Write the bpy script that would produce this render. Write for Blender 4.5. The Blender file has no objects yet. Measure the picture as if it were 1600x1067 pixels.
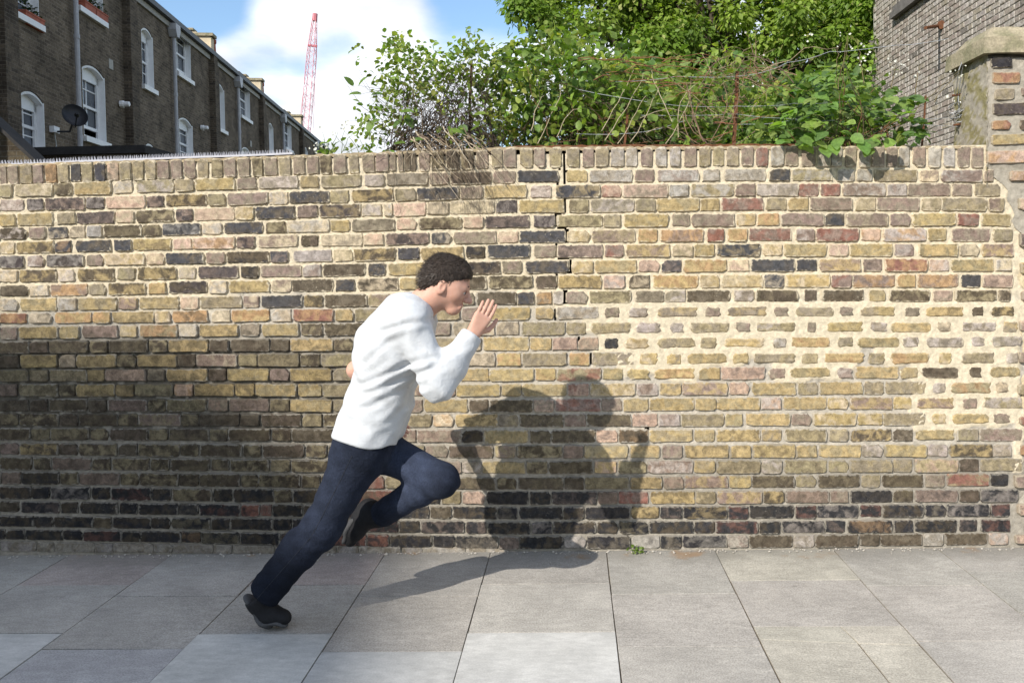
import bpy, math, random
import numpy as np
from mathutils import Vector, Matrix
random.seed(7); RNG = np.random.default_rng(11)
R = math.radians
SC = bpy.context.scene
COL = SC.collection

# ------------------------------------------------------------------ camera
F_PX = 1300.0
CAM = Vector((0.0, -4.44, 1.545))
YAW, PITCH, ROLL = R(1.5), R(1.5), R(1.0)
fv = Vector((-math.sin(YAW)*math.cos(PITCH), math.cos(YAW)*math.cos(PITCH), -math.sin(PITCH)))
rv = Vector((math.cos(YAW), math.sin(YAW), 0.0))
uv_ = rv.cross(fv)
rv, uv_ = rv*math.cos(ROLL)-uv_*math.sin(ROLL), uv_*math.cos(ROLL)+rv*math.sin(ROLL)     # hand held: the picture leans a little
d0 = Vector((0, 1, 0))
CX = 895 - F_PX*d0.dot(rv)/d0.dot(fv)
CY = 412 + F_PX*d0.dot(uv_)/d0.dot(fv)
cam_d = bpy.data.cameras.new('camera'); cam = bpy.data.objects.new('camera', cam_d); COL.objects.link(cam)
cam_d.sensor_width = 36.0; cam_d.lens = F_PX/1600*36
cam_d.shift_x = (800-CX)/1600; cam_d.shift_y = (CY-533.5)/1600
cam_d.clip_start = 0.05; cam_d.clip_end = 3000
cam.location = CAM; cam.rotation_euler = Matrix((rv, uv_, -fv)).transposed().to_euler()
SC.camera = cam

def ray(px, py):
    return fv + rv*((px-CX)/F_PX) + uv_*((CY-py)/F_PX)
def P(px, py, Y):
    """point of the photograph at world depth Y"""
    d = ray(px, py); t = (Y-CAM.y)/d.y
    return CAM + d*t
def G(px, py, z=0.0):
    d = ray(px, py); t = (z-CAM.z)/d.z
    return CAM + d*t
def PXZ(X, Y, Z):
    v = Vector((X, Y, Z))-CAM
    w = v.dot(fv)
    return CX+F_PX*v.dot(rv)/w, CY-F_PX*v.dot(uv_)/w

# ------------------------------------------------------------------ sun, sky, exposure
SUN_D = Vector((0.63, 0.84, -0.68)).normalized()
SUN_EL = math.asin(-SUN_D.z); SUN_AZ = math.atan2(-SUN_D.x, -SUN_D.y)
sun_d = bpy.data.lights.new('sun', 'SUN'); sun_d.energy = 4.6; sun_d.angle = R(0.53); sun_d.color = (1.0, 0.945, 0.86)
sun = bpy.data.objects.new('sun', sun_d); COL.objects.link(sun)
sun.location = (-8, -10, 12); sun.rotation_euler = SUN_D.to_track_quat('-Z', 'Y').to_euler()
SKY_STRENGTH = 0.13
wd = bpy.data.worlds.new('World'); SC.world = wd; wd.use_nodes = True
def build_world():
    nt = wd.node_tree; N = nt.nodes; L = nt.links
    N.clear()
    out = N.new('ShaderNodeOutputWorld'); bg = N.new('ShaderNodeBackground')
    sky = N.new('ShaderNodeTexSky'); sky.sky_type = 'NISHITA'; sky.sun_disc = False
    sky.sun_elevation = SUN_EL; sky.sun_rotation = SUN_AZ; sky.air_density = 1.25; sky.dust_density = 0.6; sky.ozone_density = 2.0
    tc = N.new('ShaderNodeTexCoord')
    sep = N.new('ShaderNodeSeparateXYZ'); L.new(tc.outputs['Generated'], sep.inputs[0])
    # project the view direction on a cloud layer
    def mth(op, a, b=None, c=None):
        m = N.new('ShaderNodeMath'); m.operation = op
        for i, v in enumerate((a, b, c)):
            if v is None: continue
            if isinstance(v, (int, float)): m.inputs[i].default_value = v
            else: L.new(v, m.inputs[i])
        return m.outputs[0]
    zz = mth('ADD', mth('MAXIMUM', sep.outputs[2], 0.0), 0.16)
    cx = mth('DIVIDE', sep.outputs[0], zz); cy = mth('DIVIDE', sep.outputs[1], zz)
    cmb = N.new('ShaderNodeCombineXYZ'); L.new(cx, cmb.inputs[0]); L.new(cy, cmb.inputs[1])
    mp = N.new('ShaderNodeMapping'); mp.inputs['Location'].default_value = CLOUD_OFF
    L.new(cmb.outputs[0], mp.inputs[0])
    nz = N.new('ShaderNodeTexNoise'); nz.inputs['Scale'].default_value = 1.05; nz.inputs['Detail'].default_value = 9; nz.inputs['Roughness'].default_value = 0.56
    nz.inputs['Distortion'].default_value = 0.25
    L.new(mp.outputs[0], nz.inputs['Vector'])
    dn = N.new('ShaderNodeVectorMath'); dn.operation = 'NORMALIZE'; L.new(tc.outputs['Generated'], dn.inputs[0])
    fac = nz.outputs['Fac']
    for px, py, rad, amt in CLOUD_BANKS:       # broad banks of cloud and gaps between them, by compass direction
        c = ray(px, py).normalized(); dt = N.new('ShaderNodeVectorMath'); dt.operation = 'DOT_PRODUCT'
        L.new(dn.outputs[0], dt.inputs[0]); dt.inputs[1].default_value = c
        mr = N.new('ShaderNodeMapRange'); mr.interpolation_type = 'SMOOTHSTEP'; L.new(dt.outputs['Value'], mr.inputs[0])
        mr.inputs[1].default_value = math.cos(R(rad)); mr.inputs[2].default_value = 1.0; mr.inputs[3].default_value = 0; mr.inputs[4].default_value = amt
        fac = mth('ADD', fac, mr.outputs[0])
    rp = N.new('ShaderNodeMapRange'); rp.interpolation_type = 'SMOOTHSTEP'
    rp.inputs[1].default_value = CLOUD_LO; rp.inputs[2].default_value = CLOUD_LO+0.30; rp.inputs[3].default_value = 0; rp.inputs[4].default_value = 1
    L.new(fac, rp.inputs[0])
    nz2 = N.new('ShaderNodeTexNoise'); nz2.inputs['Scale'].default_value = 2.3; nz2.inputs['Detail'].default_value = 6
    L.new(mp.outputs[0], nz2.inputs['Vector'])
    cr = N.new('ShaderNodeMapRange'); cr.inputs[1].default_value = 0.35; cr.inputs[2].default_value = 0.62
    cr.inputs[3].default_value = 5.3; cr.inputs[4].default_value = 8.4
    L.new(nz2.outputs['Fac'], cr.inputs[0])
    ccol = N.new('ShaderNodeVectorMath'); ccol.operation = 'SCALE'; ccol.inputs[0].default_value = (0.94, 0.975, 1.03)
    L.new(cr.outputs[0], ccol.inputs['Scale'])
    mx = N.new('ShaderNodeMix'); mx.data_type = 'RGBA'
    skm = N.new('ShaderNodeVectorMath'); skm.operation = 'MULTIPLY'; skm.inputs[1].default_value = SKY_TINT
    L.new(sky.outputs[0], skm.inputs[0])
    L.new(rp.outputs[0], mx.inputs['Factor']); L.new(skm.outputs[0], mx.inputs[6]); L.new(ccol.outputs[0], mx.inputs[7])
    L.new(mx.outputs[2], bg.inputs[0]); bg.inputs[1].default_value = SKY_STRENGTH
    L.new(bg.outputs[0], out.inputs[0])
CLOUD_BANKS = [(430,50,12,.15),(620,60,12,.15),(575,185,5,.18),(480,185,3.5,.10),(370,110,3,.08),(415,132,3.4,-.26),(308,-6,4.0,-.27),(750,20,5,-.30),(530,108,3.4,-.26),(760,90,3,.08)]
CLOUD_OFF = (3.1, 1.7, 0.0); CLOUD_LO = 0.375; SKY_TINT = (1.0, 1.09, 1.20)
build_world()
SC.view_settings.view_transform = 'Standard'; SC.view_settings.look = 'None'
SC.view_settings.exposure = 0.38; SC.view_settings.gamma = 1.0; SC.view_settings.use_curve_mapping = False
SC.render.engine = 'CYCLES'
SC.cycles.max_bounces = 6; SC.cycles.transparent_max_bounces = 8
SC.cycles.caustics_reflective = False; SC.cycles.caustics_refractive = False

# ------------------------------------------------------------------ helpers
def empty(name, loc, label=None, cat=None, group=None):
    o = bpy.data.objects.new(name, None); COL.objects.link(o); o.location = loc
    o.empty_display_size = 0.1
    return tag(o, label, cat, group)
def tag(o, label=None, cat=None, group=None, kind=None):
    if label: o['label'] = label
    if cat: o['category'] = cat
    if group: o['group'] = group
    if kind: o['kind'] = kind
    elif label and cat: o['kind'] = 'thing'
    return o
def wloc(o):
    v = Vector(o.location)
    while o.parent: o = o.parent; v += o.location
    return v
def link(name, me, parent=None, loc=None):
    """link a mesh whose coordinates are world ones; the object's origin is moved to its parent's base"""
    o = bpy.data.objects.new(name, me); COL.objects.link(o)
    if parent: o.parent = parent
    if loc is not None: o.location = Vector(loc) - (wloc(parent) if parent else Vector())
    return o
class MB:
    """collects faces; verts are world coordinates"""
    def __init__(s): s.v = []; s.f = []; s.uv = []
    def add(s, vs, fs, uvs=None):
        b = len(s.v); s.v += [tuple(v) for v in vs]; s.f += [tuple(i+b for i in f) for f in fs]
    def quad(s, a, b, c, d): s.add([a, b, c, d], [(0, 1, 2, 3)])
    def box(s, x0, x1, y0, y1, z0, z1):
        s.hexa([(x0,y0,z0),(x1,y0,z0),(x1,y1,z0),(x0,y1,z0)], [(x0,y0,z1),(x1,y0,z1),(x1,y1,z1),(x0,y1,z1)])
    def hexa(s, lo, hi):
        s.add(list(lo)+list(hi), [(3,2,1,0),(4,5,6,7),(0,1,5,4),(1,2,6,5),(2,3,7,6),(3,0,4,7)])
    def tube(s, pts, rad, n=6, cap=True):
        pts = [Vector(p) for p in pts]; m = len(pts)
        if not isinstance(rad, (list, tuple)): rad = [rad]*m
        base = len(s.v); prev = None
        for i, p in enumerate(pts):
            t = (pts[min(i+1, m-1)]-pts[max(i-1, 0)])
            t = t.normalized() if t.length > 1e-9 else Vector((0, 0, 1))
            a = t.orthogonal().normalized() if prev is None else (prev - t*prev.dot(t)).normalized()
            prev = a; b = t.cross(a)
            for k in range(n):
                an = 2*math.pi*k/n
                s.v.append(tuple(p + (a*math.cos(an)+b*math.sin(an))*rad[i]))
        for i in range(m-1):
            for k in range(n):
                k2 = (k+1) % n
                s.f.append((base+i*n+k, base+i*n+k2, base+(i+1)*n+k2, base+(i+1)*n+k))
        if cap and n > 2:
            s.f.append(tuple(base+k for k in reversed(range(n)))); s.f.append(tuple(base+(m-1)*n+k for k in range(n)))
    def lathe(s, axis0, axis1, prof, n=12):
        """prof: list of (t along axis 0..1, radius)"""
        a0, a1 = Vector(axis0), Vector(axis1)
        s.tube([a0.lerp(a1, t) for t, r in prof], [r for t, r in prof], n)
    def build(s, name, mat, parent=None, loc=None, smooth=False):
        """mesh at world coordinates, stored relative to loc (or the parent's base)"""
        base = Vector(loc) if loc is not None else (wloc(parent) if parent else Vector())
        me = bpy.data.meshes.new(name)
        me.from_pydata([(x-base.x, y-base.y, z-base.z) for x, y, z in s.v], [], s.f)
        me.materials.append(mat)
        if smooth: me.shade_smooth()
        o = bpy.data.objects.new(name, me); COL.objects.link(o)
        if parent:
            o.parent = parent; o.location = base - wloc(parent)
        else: o.location = base
        return o
def np_mesh(name, v, faces, mat, parent=None, tint=None, smooth=False, loc=None, attrs=None):
    """faces: (F,3|4) int array; v world coords; tint: per-vertex rgb"""
    base = np.array(loc if loc is not None else (wloc(parent) if parent else (0, 0, 0)), float)
    me = bpy.data.meshes.new(name)
    v = np.asarray(v, np.float32) - base.astype(np.float32); faces = np.asarray(faces, np.int32)
    nf, k = faces.shape
    me.vertices.add(len(v)); me.vertices.foreach_set('co', v.ravel())
    me.loops.add(nf*k); me.loops.foreach_set('vertex_index', faces.ravel())
    me.polygons.add(nf); me.polygons.foreach_set('loop_start', np.arange(0, nf*k, k, dtype=np.int32))
    me.update(calc_edges=True); me.validate()
    at = dict(attrs or {})
    if tint is not None: at['tint'] = tint
    for nm, arr in at.items():
        c = np.ones((len(v), 4), np.float32); c[:, :3] = arr
        a = me.color_attributes.new(nm, 'FLOAT_COLOR', 'POINT'); a.data.foreach_set('color', c.ravel())
    if smooth: me.shade_smooth()
    me.materials.append(mat)
    o = bpy.data.objects.new(name, me); COL.objects.link(o)
    if parent: o.parent = parent; o.location = Vector(base) - wloc(parent)
    else: o.location = Vector(base)
    return o

# ------------------------------------------------------------------ materials
class NT:
    def __init__(s, name):
        s.m = bpy.data.materials.new(name); s.m.use_nodes = True
        s.t = s.m.node_tree; s.N = s.t.nodes; s.L = s.t.links; s.N.clear()
        s.out = s.N.new('ShaderNodeOutputMaterial'); s.b = s.N.new('ShaderNodeBsdfPrincipled')
        s.L.new(s.b.outputs[0], s.out.inputs[0]); s._pos = None
    def put(s, sock, v):
        if isinstance(v, bpy.types.NodeSocket): s.L.new(v, sock)
        elif isinstance(v, (tuple, list)) and sock.type == 'RGBA': sock.default_value = (*v[:3], 1)
        else: sock.default_value = v
    @property
    def pos(s):
        if s._pos is None: s._pos = s.N.new('ShaderNodeNewGeometry').outputs['Position']
        return s._pos
    def math(s, op, a, b=0.0, c=None, clamp=False):
        n = s.N.new('ShaderNodeMath'); n.operation = op; n.use_clamp = clamp
        s.put(n.inputs[0], a); s.put(n.inputs[1], b)
        if c is not None: s.put(n.inputs[2], c)
        return n.outputs[0]
    def noise(s, scale, detail=4, rough=0.55, dist=0.0, vec=None, out='Fac', stretch=None):
        n = s.N.new('ShaderNodeTexNoise'); n.inputs['Scale'].default_value = scale; n.inputs['Detail'].default_value = detail
        n.inputs['Roughness'].default_value = rough; n.inputs['Distortion'].default_value = dist
        v = vec if vec is not None else s.pos
        if stretch:
            mp = s.N.new('ShaderNodeMapping'); mp.inputs['Scale'].default_value = stretch; s.L.new(v, mp.inputs[0]); v = mp.outputs[0]
        s.L.new(v, n.inputs['Vector'])
        return n.outputs[out]
    def voro(s, scale, feature='F1', vec=None, out='Distance'):
        n = s.N.new('ShaderNodeTexVoronoi'); n.feature = feature; n.inputs['Scale'].default_value = scale
        s.L.new(vec if vec is not None else s.pos, n.inputs['Vector']); return n.outputs[out]
    def ramp(s, x, lo, hi, a=0.0, b=1.0, smooth=True):
        n = s.N.new('ShaderNodeMapRange'); n.interpolation_type = 'SMOOTHSTEP' if smooth else 'LINEAR'
        s.put(n.inputs[0], x); s.put(n.inputs[1], lo); s.put(n.inputs[2], hi); s.put(n.inputs[3], a); s.put(n.inputs[4], b)
        return n.outputs[0]
    def mix(s, f, a, b, mode='MIX'):
        n = s.N.new('ShaderNodeMix'); n.data_type = 'RGBA'; n.blend_type = mode
        s.put(n.inputs[0], f); s.put(n.inputs[6], a); s.put(n.inputs[7], b); return n.outputs[2]
    def scale(s, c, f):
        n = s.N.new('ShaderNodeVectorMath'); n.operation = 'SCALE'
        if isinstance(c, bpy.types.NodeSocket): s.L.new(c, n.inputs[0])
        else: n.inputs[0].default_value = c[:3]
        s.put(n.inputs['Scale'], f); return n.outputs[0]
    def attr(s, name, typ='GEOMETRY', out='Color'):
        n = s.N.new('ShaderNodeAttribute'); n.attribute_name = name; n.attribute_type = typ; return n.outputs[out]
    def bump(s, h, dist=0.003, strength=1.0):
        n = s.N.new('ShaderNodeBump'); n.inputs['Distance'].default_value = dist; n.inputs['Strength'].default_value = strength
        s.L.new(h, n.inputs['Height']); s.L.new(n.outputs[0], s.b.inputs['Normal']); return n
    def done(s, color=None, rough=0.85, spec=0.3, metal=0.0):
        if color is not None: s.put(s.b.inputs['Base Color'], color)
        s.put(s.b.inputs['Roughness'], rough); s.b.inputs['Specular IOR Level'].default_value = spec; s.put(s.b.inputs['Metallic'], metal)
        return s.m

def plain(name, col, rough=0.6, var=0.18, nscale=14, bump=0.0, spec=0.3, metal=0.0, col2=None):
    t = NT(name); f = t.noise(nscale, 6, 0.6)
    c = t.mix(t.ramp(f, 0.35, 0.65), col, col2 or tuple(x*(1-var) for x in col))
    fine = t.ramp(t.noise(nscale*9, 3), 0.3, 0.7, 1-var*0.5, 1+var*0.4)
    c = t.scale(c, fine)
    if bump: t.bump(t.noise(nscale*5, 4), bump)
    return t.done(c, rough, spec, metal)

def brick_mat(name, typ):
    t = NT(name)
    a, b, mo = t.attr('tint', typ), t.attr('tint2', typ), t.attr('mortar', typ)
    big = t.noise(17, 5, 0.62, 0.6)
    mid = t.noise(34, 9, 0.72, 0.4)
    c = t.mix(t.ramp(big, 0.41, 0.61), a, b)
    c = t.scale(c, t.ramp(mid, 0.30, 0.70, 0.62, 1.34))
    fine = t.noise(230, 4, 0.65)
    c = t.scale(c, t.ramp(fine, 0.25, 0.75, 0.82, 1.18))
    # dark burnt pits and pale lime flecks
    c = t.mix(t.ramp(t.noise(95, 5, 0.7), 0.615, 0.68, 0, 0.75), c, t.scale(a, 0.28))
    fl = t.math('MULTIPLY', t.ramp(t.noise(120, 6, 0.75), 0.60, 0.66, 0, 0.8), t.ramp(t.noise(6.5, 2), 0.45, 0.6))
    c = t.mix(fl, c, t.scale(mo, 0.9))
    # lime mortar smeared over the arrises
    uvn = t.N.new('ShaderNodeUVMap'); sp = t.N.new('ShaderNodeSeparateXYZ'); t.L.new(uvn.outputs[0], sp.inputs[0])
    eu = t.math('MULTIPLY', t.math('SUBTRACT', 0.5, t.math('ABSOLUTE', t.math('SUBTRACT', sp.outputs[0], 0.5))), 0.16)
    ev = t.math('MULTIPLY', t.math('SUBTRACT', 0.5, t.math('ABSOLUTE', t.math('SUBTRACT', sp.outputs[1], 0.5))), 0.066)
    e = t.math('MINIMUM', eu, ev)
    e = t.math('ADD', e, t.math('MULTIPLY', t.math('SUBTRACT', t.noise(48, 4, 0.65), 0.5), 0.034))
    c = t.mix(t.ramp(e, 0.0005, 0.0065, 0.72, 0.0), c, mo)
    h = t.math('ADD', t.math('MULTIPLY', mid, 0.7), t.math('MULTIPLY', fine, 0.35))
    h = t.math('SUBTRACT', h, t.ramp(t.voro(105), 0.0, 0.22, 0.35, 0.0))
    t.bump(h, 0.006, 0.9)
    return t.done(c, 0.92, 0.15)
def mortar_mat(name, extra=None):
    t = NT(name); a = t.attr('tint')
    c = t.scale(a, t.ramp(t.noise(40, 6, 0.65), 0.3, 0.7, 0.82, 1.14))
    c = t.scale(c, t.ramp(t.noise(420, 3, 0.7), 0.3, 0.7, 0.85, 1.12))
    c = t.mix(t.ramp(t.noise(150, 4, 0.7), 0.64, 0.72, 0, 0.5), c, t.scale(a, 0.35))
    h = t.math('ADD', t.math('MULTIPLY', t.noise(90, 5, 0.65), 0.8), t.math('MULTIPLY', t.noise(500, 3), 0.25))
    t.bump(h, 0.006, 0.8)
    return t.done(c, 0.95, 0.1)
M = {}
M['brick'] = brick_mat('stock_brick', 'OBJECT'); M['brick_geo'] = brick_mat('stock_brick_joined', 'GEOMETRY')
M['mortar'] = mortar_mat('lime_mortar')
M['white_paint'] = plain('white_painted_wood', (0.84, 0.84, 0.84), 0.5, 0.06, 8)
M['pipe'] = plain('grey_painted_pipe', (0.46, 0.46, 0.48), 0.45, 0.15, 5)
M['dark_gutter'] = plain('dark_gutter', (0.07, 0.075, 0.08), 0.5)
M['fascia'] = plain('pale_eaves_board', (0.42, 0.40, 0.36), 0.7)
M['slate'] = plain('roof_slate', (0.10, 0.10, 0.115), 0.6, 0.3, 3)
M['cream'] = plain('cream_render', (0.62, 0.52, 0.36), 0.85, 0.15, 4)
M['terracotta'] = plain('terracotta', (0.42, 0.12, 0.07), 0.75, 0.25, 9)
M['soil'] = plain('soil', (0.055, 0.042, 0.03), 0.95, 0.3, 20)
M['rust'] = plain('rusty_iron', (0.10, 0.045, 0.025), 0.9, 0.4, 60, 0.002, col2=(0.17, 0.07, 0.03))
M['galv'] = plain('galvanised_wire', (0.48, 0.49, 0.50), 0.45, 0.2, 80, metal=0.6)
M['spike'] = plain('grey_plastic_spikes', (0.46, 0.46, 0.50), 0.5, 0.1, 30)
M['dish'] = plain('dark_grey_dish', (0.035, 0.036, 0.042), 0.4, 0.2, 6)
M['black'] = plain('black_plastic', (0.02, 0.02, 0.022), 0.5, 0.2)
M['crane_red'] = plain('red_crane_paint', (0.58, 0.20, 0.23), 0.5, 0.1, 1)
M['crane_pale'] = plain('pale_crane_paint', (0.66, 0.42, 0.48), 0.5, 0.1, 1)  # lattice bars, a paler red than the chords
M['stone'] = plain('weathered_coping_stone', (0.34, 0.29, 0.20), 0.9, 0.35, 9, 0.006, col2=(0.20, 0.185, 0.11))
M['dark_coping'] = plain('dark_coping', (0.035, 0.033, 0.032), 0.85, 0.3, 5)
def glass_mat():
    t = NT('window_glass'); 
    return t.done(t.mix(t.ramp(t.noise(0.9, 2), 0.4, 0.6), (0.05, 0.06, 0.075), (0.10, 0.115, 0.14)), 0.04, 0.9)
M['glass'] = glass_mat()
def far_brick(name, c1, c2, cm, sc=1.0):
    t = NT(name); uvn = t.N.new('ShaderNodeUVMap')
    br = t.N.new('ShaderNodeTexBrick'); t.L.new(uvn.outputs[0], br.inputs['Vector'])
    br.inputs['Color1'].default_value = (*c1, 1); br.inputs['Color2'].default_value = (*c2, 1); br.inputs['Mortar'].default_value = (*cm, 1)
    br.inputs['Scale'].default_value = 1.0; br.inputs['Brick Width'].default_value = 0.232*sc; br.inputs['Row Height'].default_value = 0.077*sc
    br.inputs['Mortar Size'].default_value = 0.007*sc; br.inputs['Mortar Smooth'].default_value = 0.3; br.inputs['Bias'].default_value = -0.1
    c = t.scale(br.outputs['Color'], t.ramp(t.noise(1.4, 6, 0.65), 0.25, 0.75, 0.62, 1.35))
    c = t.scale(c, t.ramp(t.noise(24, 3, 0.6), 0.25, 0.75, 0.72, 1.28))
    t.bump(br.outputs['Fac'], -0.012, 0.8)
    return t.done(c, 0.92, 0.12)
M['house_brick'] = far_brick('soot_dark_stock_brick', (0.17, 0.135, 0.098), (0.088, 0.07, 0.053), (0.225, 0.19, 0.15))
M['pier_brick'] = far_brick('dark_pier_brick', (0.13, 0.103, 0.075), (0.062, 0.05, 0.04), (0.16, 0.137, 0.108))
M['far_gable'] = far_brick('street_house_brick', (0.30, 0.23, 0.15), (0.2, 0.14, 0.1), (0.35, 0.32, 0.27))
M['shed_brick'] = far_brick('outhouse_brick', (0.105, 0.085, 0.055), (0.065, 0.05, 0.035), (0.13, 0.115, 0.09))

def leaf_mat(name, trans=0.45, rough=0.5):
    t = NT(name); a = t.attr('tint')
    c = t.scale(a, t.ramp(t.noise(60, 3), 0.3, 0.7, 0.8, 1.2))
    t.done(c, rough, 0.35)
    tr = t.N.new('ShaderNodeBsdfTranslucent'); tc = t.mix(1.0, c, (1.35, 1.45, 0.55), 'MULTIPLY'); t.L.new(tc, tr.inputs[0])
    ms = t.N.new('ShaderNodeMixShader'); ms.inputs[0].default_value = trans
    t.L.new(t.b.outputs[0], ms.inputs[1]); t.L.new(tr.outputs[0], ms.inputs[2]); t.L.new(ms.outputs[0], t.out.inputs[0])
    return t.m
M['leaf'] = leaf_mat('green_leaf'); 
def stem_mat():
    t = NT('twig_bark'); a = t.attr('tint')
    return t.done(t.scale(a, t.ramp(t.noise(90, 4), 0.3, 0.7, 0.7, 1.25)), 0.9, 0.15)
M['stem'] = stem_mat()
M['petal'] = plain('white_petals', (0.58, 0.58, 0.50), 0.7, 0.1, 60)
M['bark'] = plain('tree_bark', (0.075, 0.06, 0.045), 0.95, 0.4, 14, 0.02)

# ------------------------------------------------------------------ ground, road, pavement
def ground():
    t = NT('garden_earth'); f = t.noise(0.8, 6)
    t.bump(t.noise(12, 6), 0.03)
    m = t.done(t.mix(f, (0.10, 0.085, 0.05), (0.07, 0.08, 0.035)), 0.95)
    b = MB(); S = 900
    b.quad((-S, -S, -.17), (S, -S, -.17), (S, S, -.17), (-S, S, -.17))
    tag(b.build('ground', m), kind='structure')
    t = NT('asphalt'); v = t.noise(160, 4, 0.7)
    t.bump(v, 0.006)
    m = t.done(t.scale((0.055, 0.055, 0.057), t.ramp(v, 0.3, 0.7, 0.6, 1.5)), 0.9)
    b = MB(); b.quad((-60, -11, -.15), (60, -11, -.15), (60, -2.41, -.15), (-60, -2.41, -.15)); b.quad((-60, -60, -.15), (60, -60, -.15), (60, -11, -.15), (-60, -11, -.15))
    tag(b.build('road', m), kind='structure')
    k = plain('granite_kerb', (0.30, 0.29, 0.28), 0.8, 0.2, 40)
    b = MB(); x = -9.0
    while x < 9:
        b.box(x, x+.89, -2.40, -2.25, -.16, -.002); x += .9
    tag(b.build('kerb', k), kind='structure')
ground()

def slab_mat():
    t = NT('concrete_paving'); a = t.attr('tint', 'OBJECT'); wear = t.attr('wear', 'OBJECT', 'Fac')
    c = t.scale(a, t.ramp(t.noise(3.2, 6, 0.6), 0.3, 0.7, 0.88, 1.1))
    c = t.scale(c, t.ramp(t.noise(14, 5, 0.65, stretch=(1, 2.2, 1)), 0.3, 0.7, 0.9, 1.09))
    grain = t.noise(130, 6, 0.8)
    c = t.scale(c, t.ramp(grain, 0.3, 0.7, t.math('SUBTRACT', 1.0, t.math('MULTIPLY', wear, 0.36)), t.math('ADD', 1.0, t.math('MULTIPLY', wear, 0.30))))
    # scuffs, gum and grit specks
    sp = t.ramp(t.noise(62, 6, 0.8), 0.64, 0.70, 0, 0.6)
    c = t.mix(t.math('MULTIPLY', sp, wear), c, t.scale(a, 0.35))
    c = t.mix(t.math('MULTIPLY', t.ramp(t.noise(75, 3, 0.6), 0.70, 0.73, 0, 0.5), wear), c, (0.62, 0.6, 0.55))
    # grime drawn out along the foot of the wall
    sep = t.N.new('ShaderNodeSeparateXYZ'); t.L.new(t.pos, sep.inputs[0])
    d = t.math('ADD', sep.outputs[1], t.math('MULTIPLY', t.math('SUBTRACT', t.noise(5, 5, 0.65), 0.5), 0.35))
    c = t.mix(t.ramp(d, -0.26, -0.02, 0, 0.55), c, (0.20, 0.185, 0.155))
    rust = t.math('MULTIPLY', t.ramp(d, -0.12, -0.03), t.ramp(t.noise(2.7, 4, 0.6), 0.56, 0.66, 0, 0.7))
    c = t.mix(rust, c, (0.30, 0.19, 0.10))
    st = t.ramp(t.noise(1.9, 5, 0.7, 0.8), 0.52, 0.70, 0, 0.34)
    c = t.mix(t.math('MULTIPLY', st, t.math('ADD', t.math('MULTIPLY', wear, .6), .4)), c, t.scale(a, 0.55))
    gum = t.math('MULTIPLY', t.ramp(t.voro(4.2), 0.035, 0.055, 1, 0), t.ramp(t.noise(1.3, 2), 0.45, 0.55))
    c = t.mix(t.math('MULTIPLY', gum, .5), c, t.scale(a, .5))
    gp = t.math('MULTIPLY', t.ramp(t.voro(7.3), 0.02, 0.035, 1, 0), t.ramp(t.noise(2.1, 2), 0.5, 0.6))
    c = t.mix(t.math('MULTIPLY', gp, .5), c, (.6, .58, .53))
    h = t.math('ADD', t.math('MULTIPLY', grain, 0.6), t.math('MULTIPLY', t.noise(45, 4), 0.5))
    nb = t.bump(h, 0.0035); t.put(nb.inputs['Strength'], wear)
    return t.done(c, 0.88, 0.2)
M['slab'] = slab_mat()
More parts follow.
